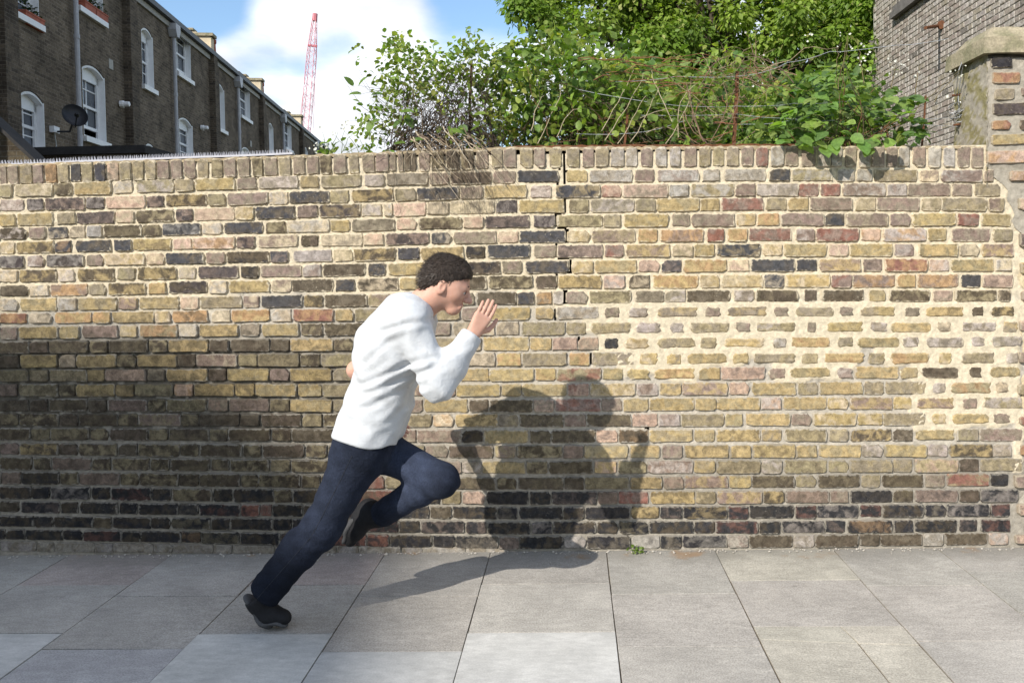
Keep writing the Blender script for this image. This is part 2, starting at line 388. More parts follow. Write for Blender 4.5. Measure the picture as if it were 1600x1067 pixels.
def pavement():
    jm = plain('gritty_joint_sand', (0.20, 0.17, 0.13), 0.97, 0.4, 60, 0.004, col2=(0.13, 0.105, 0.075))
    b = MB(); b.box(-9, 9, -2.248, 0.4, -.16, -.007)
    root = b.build('pavement', jm, loc=(0, -1, -.16)); tag(root, kind='structure')
    old, pale, pink, warm, blue = (0.385, 0.362, 0.325), (0.465, 0.46, 0.435), (0.365, 0.315, 0.285), (0.44, 0.41, 0.35), (0.385, 0.375, 0.365)
    gx = lambda px: G(px, 867).x
    gy = lambda py: G(895, py).y
    J = [-5.45, -4.9, -4.33, -3.76, -3.2, gx(108), gx(267), gx(435), gx(600), gx(765), gx(948), gx(1121), gx(1310), gx(1478), gx(1660), gx(1840), 4.0, 4.6, 5.2]
    plan = {4: [(940, old), (1030, pale)], 5: [(908, pink), (984, old), (None, pale)], 6: [(926, old), (1009, old), (None, blue)], 7: [(910, pink), (987, old), (None, pale)],
            8: [(929, old), (1016, old), (None, pale)], 9: [(911, old), (987, old), (None, pale)], 10: [(928, old), (1010, old), (None, old)],
            11: [(908, warm), (980, old), (None, warm)], 12: [(918, old), (1004, old), (None, old)], 13: [(897, old), (960, old), (1060, old)]}
    def slab(x0, x1, y0, y1, c, n, poly=None):
        g = 0.0022 + 0.0012*random.random(); gy_ = .0042; dz = random.uniform(-.0018, .0008) + (0.002 if c is pale else 0)
        tilt = random.uniform(-.0012, .0012)
        pts = poly or [(x0+g, y0+gy_), (x1-g, y0+gy_), (x1-g, y1-gy_), (x0+g, y1-gy_)]
        if poly is None: pts = [(x+random.uniform(-.0015, .0015), y+random.uniform(-.003, .003)) for x, y in pts]
        k = len(pts); mx = sum(p[0] for p in pts)/k; my = sum(p[1] for p in pts)/k
        vs = []; bev = 0.0009
        for z, ins in ((-.02, 0), (-.0009, 0), (0, bev)):
            for x, y in pts:
                l = math.hypot(x-mx, y-my); f = (l-ins*1.3)/l
                vs.append((mx+(x-mx)*f, my+(y-my)*f, z+dz+tilt*(x-mx)/0.3))
        fs = [tuple(range(2*k, 3*k))]
        for r in (0, 1):
            for i in range(k): fs.append((r*k+i, r*k+(i+1) % k, (r+1)*k+(i+1) % k, (r+1)*k+i))
        b = MB(); b.add(vs, fs); o = b.build('paving_slab', M['slab'], root)
        v = random.uniform(.93, 1.06); o['tint'] = [q*v*random.uniform(.994, 1.006) for q in c]; o['wear'] = 0.35 if c is pale else 1.0
        return o
    for i in range(len(J)-1):
        x0, x1 = J[i], J[i+1]; y = 0.02
        pl = plan.get(i) or ([(925, old), (1005, old), (None, old)] if i % 2 else [(909, old), (985, old), (None, old)])
        for py, c in pl:
            y2 = gy(py) if py else y-0.585
            if i == 11 and py is None:      # the slab cracked in four
                cxx = x0+.62*(x1-x0); a, e = y-.12, y-.20
                cr = 0.0022
                slab(0,0,0,0,c,0,[(x0+.004, a+cr), (cxx-.004, a-.04+cr), (cxx-.025, y-.004), (x0+.004, y-.004)][::1])
                slab(0,0,0,0,c,0,[(cxx+.003, a-.04+cr), (x1-.004, a-.055+cr), (x1-.004, y-.004), (cxx-.02, y-.004)])
                slab(0,0,0,0,c,0,[(x0+.004, y2+.004), (cxx-.004+.01, y2+.004), (cxx-.004, a-.04-cr), (x0+.004, a-cr)])
                slab(0,0,0,0,c,0,[(cxx+.003+.01, y2+.004), (x1-.004, y2+.004), (x1-.004, a-.055-cr), (cxx+.003, a-.04-cr)])
            else: slab(x0, x1, y2, y, c, i)
            y = y2
        while y > -2.2:
            y2 = max(y-.57, -2.246); 
            if y-y2 < .1: break
            slab(x0, x1, y2, y, old, i); y = y2
pavement()

# ------------------------------------------------------------------ the old brick wall
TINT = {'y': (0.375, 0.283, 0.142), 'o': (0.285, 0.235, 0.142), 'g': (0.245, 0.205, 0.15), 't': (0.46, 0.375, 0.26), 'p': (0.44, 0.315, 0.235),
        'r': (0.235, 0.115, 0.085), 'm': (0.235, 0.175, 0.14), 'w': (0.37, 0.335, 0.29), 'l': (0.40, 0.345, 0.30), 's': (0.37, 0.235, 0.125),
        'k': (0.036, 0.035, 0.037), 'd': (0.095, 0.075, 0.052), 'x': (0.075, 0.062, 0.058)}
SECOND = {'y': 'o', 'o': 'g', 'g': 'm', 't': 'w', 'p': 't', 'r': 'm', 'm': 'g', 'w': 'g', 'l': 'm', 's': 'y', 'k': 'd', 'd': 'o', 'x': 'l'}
XR = (0, 400, 800, 1200, 1600)
ROWY = [((259,289),(247,276),(232,262),(230,260),(230,262)), ((289,309),(277,296),(267,286),(264,283),(266,285)), ((312,331),(301,320),(290,310),(287,307),(287,307)),
 ((335,354),(323,343),(313,333),(309,329),(310,330)), ((356,375),(347,365),(337,356),(333,353),(334,354)), ((379,397),(369,387),(361,380),(357,377),(357,377)),
 ((400,419),(393,411),(383,403),(381,400),(381,401)), ((422,442),(415,434),(408,428),(405,424),(405,424)), ((446,464),(438,457),(431,451),(429,449),(429,449)),
 ((467,487),(462,481),(456,476),(453,471),(453,471)), ((490,506),(484,503),(480,500),(478,495),(478,496)), ((511,530),(506,525),(503,524),(502,520),(501,520)),
 ((534,552),(530,549),(527,548),(526,544),(524,543)), ((555,575),(553,572),(551,572),(550,569),(549,569)), ((578,596),(576,595),(576,595),(573,592),(571,591)),
 ((600,619),(600,619),(600,619),(597,617),(595,615)), ((624,642),(624,643),(624,644),(621,640),(619,639)), ((646,665),(647,666),(647,667),(646,665),(644,663)),
 ((669,687),(670,689),(672,692),(671,690),(669,688)), ((692,710),(695,714),(696,715),(695,715),(694,713)), ((714,733),(718,736),(721,740),(719,739),(716,736)),
 ((737,755),(741,761),(746,765),(743,762),(740,759)), ((760,778),(764,784),(768,788),(767,786),(764,783)), ((783,800),(788,806),(792,811),(790,809),(787,806)),
 ((806,822),(810,828),(815,834),(814,833),(811,830)), ((827,842),(832,850),(838,857),(836,855),(832,850)), ((846,861),(852,865),(855,866),(858,866),(858,866))]
ROWS = '''0g10 12g29 31o51 52m68 70sd89 90o108 110kd126 128o146 148k165 167pg185 187og205 207o225 227o244 246m265 267g285 287g306 308o326 330d348 350g369 372g391 394d411 413g433 436o455 458g476 479g498 500d518 521g541 545o561 566g586 587m607 609g618 622g630 632dg650 654g672 674d694 697dg718 720d740 744g763 768o785 787g807 812o833 834g852 858o878 885o906 910m928 930o951 954w975 978w996 1001m1020 1024w1042 1046w1063 1069g1088 1092o1110 1114o1131 1135go1154 1158m1177 1181mr1200 1204w1225 1227g1247 1252g1275 1278wg1296 1298w1316 1320g1338 1342wg1360 1362g1382 1385m1402 1404w1420 1426mg1446 1450wg1470 1474wk1492 1496mg1516 1518m1537
0og18 24to82 86d112 117y173 178t207 213ol271 274o303 306y366 371g400 404lg465 469oy497 502og563 570lg600 604gd668 671m701 704dm768 770m805 809kd872 885yo917 921w987 992m1022 1028wm1091 1098wg1124 1132w1196 1202k1234 1238ow1300 1308w1335 1339wg1362 1366og1432 1438tm1466 1470mw1534 1538m1552
0l37 42x68 71xp132 135x163 166p226 230xp256 260dy322 325o352 356m418 420t450 453k514 516o545 549dy614 617o650 652k717 720g754 757yo822 829lm861 869ky937 940pr971 973pg1043 1045w1076 1080ow1146 1149m1180 1182lg1247 1248r1279 1282rm1313 1317mw1383 1386lm1416 1418mg1484 1488m1518 1523o1563
0y24 28oy82 90o118 120xm178 181tp209 212d271 275xp301 303tp366 368ty396 399k460 465mk496 499xy563 566tl596 600t613 615p665 668gt701 703tg772 775x808 810yo881 889od920 923gl991 993o1024 1026yo1092 1095yd1124 1128mr1192 1197o1228 1231yo1263 1266mg1331 1337ot1368 1370mg1436 1440ot1470 1472og1541 1545mo1568
0dl41 46m71 75kt106 108tg133 136wx159 163do221 224d251 254kw313 316t346 350k410 416d446 449tw514 517yo546 550gd616 620p650 655d720 725pt755 758xm827 834x867 871od940 943og970 976yo1044 1050g1077 1080mg1147 1151yt1181 1184s1217 1221mg1286 1289k1319 1322gm1387 1391m1422 1426yo1493 1497r1529 1534y1579
0ty22 26dy84 86ks111 118k173 179kd205 208yd267 271p299 302ps366 370xp398 404tm465 470dm497 502tg566 569p599 603xp670 674kt704 708gm775 777tp810 812kd883 886ty921 924om992 997ys1027 1032sm1098 1105rm1131 1137ys1167 1171mr1236 1244ml1272 1275rm1341 1346ps1376 1380ls1446 1450y1479 1488mg1547 1552o1582
0xw37 43l68 73xw130 135m161 165ty225 229tp257 260k318 323m351 355dk420 423km450 458lx518 521to551 553dy618 622kd655 657yd724 728dk758 762kd828 834gm869 871mk941 945mr974 978ym1046 1050to1082 1085yo1116 1120ky1187 1192ty1222 1226y1291 1295p1325 1329y1394 1398ml1428 1436y1496 1500tg1529 1534my1583
0t27 30dy88 91tl116 121dy178 184o211 215dy275 279tl305 309xm372 377dk404 408mg470 473lm502 505dg570 575k602 607y673 676gd702 706dk781 785g815 822k888 893yt927 929yo994 998pm1030 1034km1065 1068ys1135 1138tp1170 1174kd1241 1245kd1276 1280ym1344 1349mk1378 1383rs1449 1452pl1483 1486oy1552 1556t1580
0dg44 47tw76 79sm136 139o165 170dy227 233ys259 264xd323 327t355 359yd420 424tm455 457dg520 525k554 558dt622 625y656 660g689 692dg760 764d832 837dm870 872yd939 943pl976 983dt1015 1021ys1091 1094yt1124 1128ty1191 1194kt1225 1229yt1296 1299mr1330 1333ms1398 1402s1430 1434sm1497 1502kd1532 1536pm1582
0t27 31yo88 91gw120 122oy182 186my214 218oy279 282pt310 313og377 380mt405 409kd472 475dy504 508dg573 576om610 613d642 646dy708 712gd741 745dg806 809k834 838sg862 864lg880 884g917 922od985 993gd1037 1039gl1071 1073dg1140 1147gl1177 1181do1246 1257dm1276 1285dg1349 1358y1383 1390d1452 1458pg1488 1493d1556 1560dt1578
0sr41 46tg80 86sy142 145s172 175yd240 242ty266 269sd324 331tg360 362s421 425t455 458rs520 524y552 555o620 624g650 654og718 722m748 750yo828 837yg865 870gw935 943g970 981gl1015 1026gy1092 1100g1128 1135gy1200 1206mg1234 1242go1303 1310g1335 1343yg1400 1412gd1439 1445yd1507 1517dg1538 1546dy1588
0m26 31yd90 93yo123 128md183 187yt213 219so277 280t308 312yd371 375gd405 409oy466 471d504 507do572 576og604 608do671 675m704 708gt772 776gt811 815og882 885o916 923og986 992lg1036 1044lg1070 1078og1140 1148g1174 1180ol1245 1260g1276 1290yo1350 1358gl1388 1390yo1455 1463gt1487 1502gl1558 1565gy1592
0do46 48dm76 78do138 141d169 172do231 234d262 264yd325 328dg357 360dg421 423dg452 454yd520 522d552 556do620 624o652 656og718 722gt752 756yo826 828yo862 864mp902 904pg935 943kg968 975yt1017 1025og1088 1092o1122 1130yt1197 1206gw1230 1235ys1297 1307o1335 1338oy1406 1408gl1437 1446gl1506 1516lg1540 1549gl1597
0dm30 34yd90 93td119 121yd182 184d213 216yd276 278dg306 309mt370 373od402 404od467 470d501 503og570 574dg602 606od670 674gy703 707tg773 777ys814 816og885 889ys921 925go990 997yt1030 1040yg1066 1072yo1137 1143yo1172 1176og1245 1250og1280 1286ys1352 1355og1385 1391ys1452 1465yt1488 1501go1555 1570lg1592
0od45 47od75 78od136 138yd164 166pd228 231gd257 260yd324 326dm354 356yo420 422md452 454yd518 521o550 553do616 620o648 651dy714 718y763 765yo833 837ys868 870or939 942oy973 976yo1018 1021ys1088 1092yo1125 1127pm1195 1200mg1229 1232oy1299 1305lm1334 1337yo1403 1405oy1436 1439dg1498 1512dg1535 1545oy1595
0md27 30od90 92d118 120yd179 181yd209 211od270 273ps302 305yd366 369yd398 400yo463 466yo503 505od570 573o601 604od636 640mt673 677mo711 713yo781 784yo814 816yo885 887pr920 922yt992 995ml1028 1031yg1064 1066my1136 1139pm1170 1175yo1243 1247og1278 1281yo1347 1350o1381 1383og1447 1455lg1479 1484os1550 1553tg1577
0dg44 47dg74 77do136 138dg166 169md228 231d259 261od322 325mg356 358md420 422d452 454yo518 521o550 553dm616 620m660 662yo730 733dg763 765do832 834pg865 868mr938 940mg972 974oy1013 1015yo1084 1086yo1118 1120yo1187 1190pl1220 1224yo1291 1293yt1325 1328my1394 1396yt1424 1431my1492 1502mg1528 1535ol1597
0d28 30d90 93dm121 124do183 185d215 217mo281 283d311 313dg374 376dg405 408dm470 473od503 506d570 574d604 608od674 677ts708 711yd777 779go810 812do880 882mg915 917do986 988pm1027 1030lm1062 1064og1131 1133oy1160 1166yo1234 1237mg1267 1271yt1338 1340yt1378 1380og1446 1453yt1480 1486yo1546 1550g1580
0do47 49d78 80d139 141d168 171dm230 233d262 265do326 328d356 358do422 425d455 457dg520 523d552 556d618 622m650 652mg720 722dk754 757oy825 828do860 862do930 932pm965 967ds1012 1015oy1082 1085oy1117 1120yd1187 1190yg1221 1227od1291 1295o1325 1329dy1393 1395dg1426 1430oy1493 1496og1528 1531mg1597
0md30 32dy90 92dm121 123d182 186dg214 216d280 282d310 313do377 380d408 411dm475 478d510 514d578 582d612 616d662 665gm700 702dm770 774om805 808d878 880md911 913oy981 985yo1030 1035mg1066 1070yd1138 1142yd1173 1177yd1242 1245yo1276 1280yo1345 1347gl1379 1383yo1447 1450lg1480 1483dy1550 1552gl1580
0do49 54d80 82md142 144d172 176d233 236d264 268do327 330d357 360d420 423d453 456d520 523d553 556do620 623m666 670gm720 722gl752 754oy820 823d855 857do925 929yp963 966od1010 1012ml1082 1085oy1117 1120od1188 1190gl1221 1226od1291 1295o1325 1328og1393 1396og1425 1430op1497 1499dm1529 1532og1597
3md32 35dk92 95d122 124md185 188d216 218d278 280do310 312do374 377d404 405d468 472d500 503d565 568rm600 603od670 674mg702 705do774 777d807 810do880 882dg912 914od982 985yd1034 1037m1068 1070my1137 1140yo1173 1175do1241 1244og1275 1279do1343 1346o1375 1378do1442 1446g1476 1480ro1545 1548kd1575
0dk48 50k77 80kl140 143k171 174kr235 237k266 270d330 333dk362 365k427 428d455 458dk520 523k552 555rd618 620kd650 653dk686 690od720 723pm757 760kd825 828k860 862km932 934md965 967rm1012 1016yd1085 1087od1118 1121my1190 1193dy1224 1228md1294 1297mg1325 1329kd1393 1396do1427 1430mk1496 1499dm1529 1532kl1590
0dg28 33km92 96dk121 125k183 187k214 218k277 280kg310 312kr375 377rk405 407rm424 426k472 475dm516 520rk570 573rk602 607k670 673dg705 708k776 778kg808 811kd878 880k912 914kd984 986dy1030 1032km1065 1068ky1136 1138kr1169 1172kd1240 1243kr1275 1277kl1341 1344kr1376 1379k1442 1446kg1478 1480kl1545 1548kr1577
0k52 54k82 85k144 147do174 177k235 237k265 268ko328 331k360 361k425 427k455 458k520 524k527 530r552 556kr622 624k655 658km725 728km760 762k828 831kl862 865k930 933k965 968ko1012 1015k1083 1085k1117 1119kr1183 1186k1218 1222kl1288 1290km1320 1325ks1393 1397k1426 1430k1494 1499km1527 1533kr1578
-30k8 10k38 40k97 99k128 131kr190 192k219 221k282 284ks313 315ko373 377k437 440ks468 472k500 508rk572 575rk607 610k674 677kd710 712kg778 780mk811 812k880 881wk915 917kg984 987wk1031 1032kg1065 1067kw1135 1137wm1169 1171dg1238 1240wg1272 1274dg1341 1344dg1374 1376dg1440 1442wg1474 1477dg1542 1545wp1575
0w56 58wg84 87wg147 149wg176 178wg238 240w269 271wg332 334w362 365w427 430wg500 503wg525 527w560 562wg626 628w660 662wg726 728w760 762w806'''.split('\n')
import re
def row_y(r, px, which):
    return float(np.interp(px, XR, [p[which] for p in ROWY[r]]))
def WX(px, py):
    p = P(px, py, 0.0); return p.x, p.z
MORT_CREAM, MORT_GREY, MORT_DARK = np.array((0.605, 0.525, 0.385)), np.array((0.43, 0.39, 0.325)), np.array((0.10, 0.088, 0.07))
def smear_zone(px, py):
    """the band where the pointing was smeared over the brick faces (photo coordinates of the wall face)"""
    n = 12*math.sin(px*0.031)+9*math.sin(px*.077+1)+6*math.sin(py*.11+px*.02)
    a = 0.0
    if px > 880 and 470 < py < 600:
        lo = 470; hi = 588+n*1.5 - max(0, px-1230)*0.09; le = 905 - (py-474)*0.05 + n*1.6 + (40 if py > 520 else 0)
        if px > le and py < hi and py > lo: a = 1.0
    if 1424+n*.7 < px < 1595 and 470 < py < 672+n*.6: a = 1.0
    if 1500 < px < 1600 and 640 < py < 740 and px > 1585: a = 1.0
    return a
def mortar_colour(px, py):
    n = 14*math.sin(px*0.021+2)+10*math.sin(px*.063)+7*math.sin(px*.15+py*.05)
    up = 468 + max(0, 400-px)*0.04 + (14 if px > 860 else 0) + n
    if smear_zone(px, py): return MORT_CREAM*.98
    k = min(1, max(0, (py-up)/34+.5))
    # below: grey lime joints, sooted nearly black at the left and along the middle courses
    darken = min(1, max(0, (720-px)/260))*min(1, max(0, (py-515)/30))*min(1, max(0.12, (715-py)/45))
    low = MORT_GREY*(1-darken*.9)+MORT_DARK*darken*.9
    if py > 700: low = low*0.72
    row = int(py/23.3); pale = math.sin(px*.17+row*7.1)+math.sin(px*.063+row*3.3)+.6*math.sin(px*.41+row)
    if darken > .2 and pale > .75: low = low*.35+MORT_GREY*.55
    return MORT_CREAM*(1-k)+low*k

def brick_variants():
    """outlines of worn bricks in a unit square: (stretcher, header, soldier, smeared) x variants"""
    out = {}  # worn denim, plus sunlight on the front thigh painted in paler
    dims = {'stretcher': (.218, .064), 'header': (.105, .064), 'soldier': (.067, .10)}
    for kind, (w, h) in dims.items():
        for smear in (0, 1):
            for k in range(10 if not smear else 7):
                rr = random.Random(hash((kind == 'header', kind == 'soldier', smear, k)) & 0xffff)
                c = lambda: rr.uniform(.004, .013) * (1.9 if smear else 1) + (rr.uniform(.008, .02) if rr.random() < .2 else 0)
                j = (lambda: rr.uniform(-.0034, .0030)) if not smear else (lambda: rr.uniform(-.007, .003))
                pts = []
                for sx, sz in ((-1, -1), (1, -1), (1, 1), (-1, 1)):
                    cx, cz = c(), c()*.8
                    a = (sx*(w/2-cx)+j(), sz*(h/2)+j()*.8*sz); b = (sx*(w/2)+j()*sx, sz*(h/2-cz)+j())
                    pts += ([b, a] if sx*sz > 0 else [a, b]) if False else ([b, a] if (sx, sz) in ((-1, -1), (1, 1)) else [a, b])
                # order: counter-clockwise seen from the street; mid points on the long edges
                res = []
                for i, p in enumerate(pts):
                    res.append(p)
                    q = pts[(i+1) % len(pts)]
                    if i in (1, 5) or (smear and i in (3, 7)):
                        res.append(((p[0]+q[0])/2+j()*2, (p[1]+q[1])/2+(1 if i == 5 else -1)*j()))
                n = len(res)
                vs = []; y_in = -.0055 if not smear else -.0045
                for ring, (f, y) in enumerate(((0, .05), (0, 0.0), (.0036 if not smear else .006, y_in))):
                    for x, z in res:
                        l = math.hypot(x, z)
                        ax = x - math.copysign(min(f, abs(x)), x); az = z - math.copysign(min(f, abs(z)), z)
                        vs.append((ax/w, y+(rr.uniform(-.0016, .0012) if ring == 2 else 0), az/h))
                fs = [tuple(range(2*n, 3*n))]
                for r in (0, 1):
                    for i in range(n): fs.append((r*n+i, r*n+(i+1) % n, (r+1)*n+(i+1) % n, (r+1)*n+i))
                out.setdefault((kind, smear), []).append((vs, fs))
    return out
BV = brick_variants()
def unit_mesh(vs, fs, mat):
    me = bpy.data.meshes.new('brick'); me.from_pydata(vs, [], fs); me.materials.append(mat)
    uvl = me.uv_layers.new(name='UVMap')
    for lp in me.loops:
        v = me.vertices[lp.vertex_index].co; uvl.data[lp.index].uv = (v.x+.5, v.z+.5)
    return me
BM = {k: [unit_mesh(v, f, M['brick']) for v, f in vl] for k, vl in BV.items()}

def tint_of(code, py=0):
    a = TINT[code[0]]; b = TINT[code[1] if len(code) > 1 else SECOND[code[0]]]
    v = random.uniform(.88, 1.12); w = random.uniform(.9, 1.08); k = .3 if code[0] in 'kd' and len(code) > 1 and code[1] in 'dogsrm' else .85
    la, lb = sum(a), sum(b)
    if max(la, lb) > 2.6*min(la, lb) and code[0] in 'wlkx': k = .42
    elif len(code) > 1 and code[0] in 'yogtpms' and code[1] in 'dk': k = .55
    hue = (random.uniform(.98, 1.03), 1, random.uniform(.95, 1.04))
    return [x*v*h for x, h in zip(a, hue)], [(x*(1-k)+q*k)*w for x, q in zip(a, b)]
def joined_bricks(name, items, parent, back=None):
    """bricks past the limit: one mesh. items: (kind, smear, x, y, z, w, h, rot, t1, t2, mort)"""
    V = []; F = []; UV = []; A = [[], [], []]
    for kind, sm, x, y, z, w, h, rot, t1, t2, mo in items:
        vs, fs = random.choice(BV[(kind, sm)]); b = len(V); fl = random.random() < .5
        c, s = math.cos(rot), math.sin(rot)
        for vx, vy, vz in vs:
            lx, lz = vx*w, vz*h
            V.append((x+lx*c+lz*s, y+vy, z-lx*s+lz*c)); UV.append((vx+.5, vz+.5))
            A[0].append(t1); A[1].append(t2); A[2].append(mo)
        F += [tuple(i+b for i in f) for f in fs]
    base = wloc(parent); me = bpy.data.meshes.new(name)
    me.from_pydata([(x-base.x, y-base.y, z-base.z) for x, y, z in V], [], F)
    uvl = me.uv_layers.new(name='UVMap')
    li = np.zeros(len(me.loops), np.int32); me.loops.foreach_get('vertex_index', li)
    uvl.data.foreach_set('uv', np.array(UV, np.float32)[li].ravel())
    for nm, arr in zip(('tint', 'tint2', 'mortar'), A):
        at = me.color_attributes.new(nm, 'FLOAT_COLOR', 'POINT'); c4 = np.ones((len(V), 4), np.float32); c4[:, :3] = arr
        at.data.foreach_set('color', c4.ravel())
    me.materials.append(M['brick_geo'])
    o = bpy.data.objects.new(name, me); COL.objects.link(o); o.parent = parent; o['kind'] = 'stuff'
    return o
def one_brick(it, parent):
    kind, sm, x, y, z, w, h, rot, t1, t2, mo = it
    o = bpy.data.objects.new('brick', random.choice(BM[(kind, sm)])); COL.objects.link(o)
    o.parent = parent; o.location = Vector((x, y, z))-wloc(parent); o.scale = (w, 1, h); o.rotation_euler = (0, rot, 0)
    o['tint'] = t1; o['tint2'] = t2; o['mortar'] = mo
    return o
WALL_TOP_PY = lambda px: row_y(0, px, 0)-2.5
def brick_wall():
    root = empty('brick_wall', (-.4, 0.1, 0), 'old yellow and black brick garden wall with a stepped crack and soldier course', 'wall')
    items = []
    for r, line in enumerate(ROWS):
        tk = [(int(a), c, int(b)) for a, c, b in re.findall(r'(-?\d+)([a-z]+)(\d+)', line)]
        x = tk[0][0]-2; big = True
        while x > -230:       # the wall goes on beyond the left edge of the picture
            w = 19 if r == 0 else (58 if big else 28); tk.insert(0, (x-w, random.choice('ogdyt') if r < 9 else random.choice('dkdo'), x)); x -= w+4; big = not big
        for x0, code, x1 in tk:
            pm = (x0+x1)/2; ya, yb = row_y(r, pm, 0), row_y(r, pm, 1)
            X0, _ = WX(x0, ya); X1, _ = WX(x1, ya); _, Za = WX(pm, ya); _, Zb = WX(pm, yb)
            _, zl = WX(pm-30, row_y(r, pm-30, 0)); xl, _ = WX(pm-30, ya); xr_, zr = WX(pm+30, row_y(r, pm+30, 0))
            rot = -math.atan2(zr-zl, xr_-xl)+random.uniform(-.008, .008)
            kind = 'soldier' if r == 0 else ('stretcher' if x1-x0 > 44 else 'header')
            sm = 1 if (smear_zone(pm, (ya+yb)/2) and r > 8) else 0
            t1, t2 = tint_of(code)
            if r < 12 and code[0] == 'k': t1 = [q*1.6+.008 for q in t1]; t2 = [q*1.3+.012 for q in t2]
            darken = 1-.34*min(1, max(0, (660-pm)/220))*min(1, max(0, (r-10.5)/2.5))     # brick tints get darker down the lower courses towards the left
            darken *= 1-.14*min(1, max(0, (r-19)/2))
            t1 = [q*darken for q in t1]; t2 = [q*darken*.95 for q in t2]
            dz = random.uniform(-.0012, .0012); y = random.uniform(-.0035, .003)
            if r in (12, 13, 14, 15) and pm < 560: y -= 0.004
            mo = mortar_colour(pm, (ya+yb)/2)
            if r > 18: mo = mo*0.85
            if r == 26: y += .004
            if sm: y = random.uniform(-.0035, -.0015)
            k = 1.03 if not sm else (.98 if kind == 'stretcher' else .9)
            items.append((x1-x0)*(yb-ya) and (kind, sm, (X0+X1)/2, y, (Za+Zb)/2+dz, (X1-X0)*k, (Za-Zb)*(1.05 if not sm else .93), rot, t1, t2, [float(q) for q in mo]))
    vis = lambda it: it[5]*it[6] if -3.4 < it[2] < 2.4 else 0
    items.sort(key=vis, reverse=True)
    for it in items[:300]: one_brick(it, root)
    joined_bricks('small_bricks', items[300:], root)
    # mortar face
    xs = np.arange(WX(-235, 500)[0], WX(1650, 500)[0], .0125); zs = np.arange(-.02, 2.14, .0125)
    XX, ZZ = np.meshgrid(xs, zs); nx, nz = len(xs), len(zs)
    px = np.zeros_like(XX); py = np.zeros_like(XX)
    rel = np.stack([XX-CAM.x, np.full_like(XX, -CAM.y), ZZ-CAM.z], -1)
    w = rel@np.array(fv); px = CX+F_PX*(rel@np.array(rv))/w; py = CY-F_PX*(rel@np.array(uv_))/w
    Yv = 0.0045+RNG.normal(0, .0022, XX.shape); C = np.zeros(XX.shape+(3,))
    for i in range(nz):
        for j in range(nx):
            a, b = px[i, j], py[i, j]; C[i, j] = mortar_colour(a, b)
            if smear_zone(a, b): Yv[i, j] = -.0024+RNG.normal(0, .0014)
            elif b > 500 and a < 640: Yv[i, j] += .004
    C *= RNG.uniform(.9, 1.1, XX.shape)[..., None]
    V = np.stack([XX, Yv, ZZ], -1).reshape(-1, 3)
    idx = np.arange(nx*nz).reshape(nz, nx)
    F = np.stack([idx[:-1, :-1], idx[:-1, 1:], idx[1:, 1:], idx[1:, :-1]], -1).reshape(-1, 4)
    fx = px[:-1, :-1].ravel()+2; fy = py[:-1, :-1].ravel()-2
    top = np.interp(fx, XR, [p[0][0] for p in [[q] for q in ROWY[0]]])
    keep = fy > top-3.0
    # the stepped crack: no mortar where it runs
    for (a, b, c, d) in CRACK:
        keep &= ~((fx > a) & (fx < b) & (fy > c) & (fy < d))
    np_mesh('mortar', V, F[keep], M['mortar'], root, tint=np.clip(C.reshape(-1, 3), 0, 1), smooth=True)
    # solid core behind the mortar face, its top following the coping
    b = MB(); n = 24
    for i in range(n):
        pa, pb = -235+(1593+235)*i/n, -235+(1593+235)*(i+1)/n
        xa, za = WX(pa, row_y(0, pa, 0)+1); xb, zb = WX(pb, row_y(0, pb, 0)+1)
        b.hexa([(xa, .085, -.16), (xb, .085, -.16), (xb, .33, -.16), (xa, .33, -.16)], [(xa, .085, za-.01), (xb, .085, zb-.01), (xb, .33, zb-.01), (xa, .33, za-.01)])
    b.build('core', plain('wall_core', (0.14, 0.12, 0.095), 0.95, 0.3, 30), root)
    # bedding mortar on top, uneven
    xs = np.arange(WX(-235, 260)[0], WX(1540, 235)[0], .02); ys = np.array([-.001, .0, .03, .10, .2, .33, .335])
    V = []; 
    for x in xs:
        pxx = PXZ(x, 0, 2.08)[0]; z = WX(pxx, row_y(0, pxx, 0))[1]
        for k, y in enumerate(ys):
            V.append((x, y+random.uniform(-.002, .002), z+(-.012, .004, .010, .014, .014, .004, -.2)[k]+random.uniform(-.005, .005)))
    m = len(ys); F = [(i*m+k, (i+1)*m+k, (i+1)*m+k+1, i*m+k+1) for i in range(len(xs)-1) for k in range(m-1)]
    tn = np.array([(0.34, 0.27, 0.17)]*len(V))*RNG.uniform(.7, 1.1, (len(V), 1))
    np_mesh('bedding_mortar', V, F, M['mortar'], root, tint=tn, smooth=True)
    return root
CRACK = [(879, 882, 226, 266), (872, 876, 263, 267), (882, 885, 264, 287), (869, 872, 286, 308), (881, 884, 309, 332), (869, 878, 332, 335), (868, 871, 334, 355),
         (884, 887, 359, 379), (873, 884, 355, 357), (869, 872, 381, 401), (889, 892, 404, 427), (874, 888, 402, 404), (869, 872, 429, 432), (882, 885, 453, 476), (866, 868, 482, 499), (870, 880, 478, 480), (905, 907.5, 527, 547), (906, 922, 547, 549), (921, 923, 551, 571), (1013, 1016, 652, 664), (1009, 1014, 668, 672)]
CRACK = [(a-.7, b+.7, c, d) for a, b, c, d in CRACK]
WALL = brick_wall()

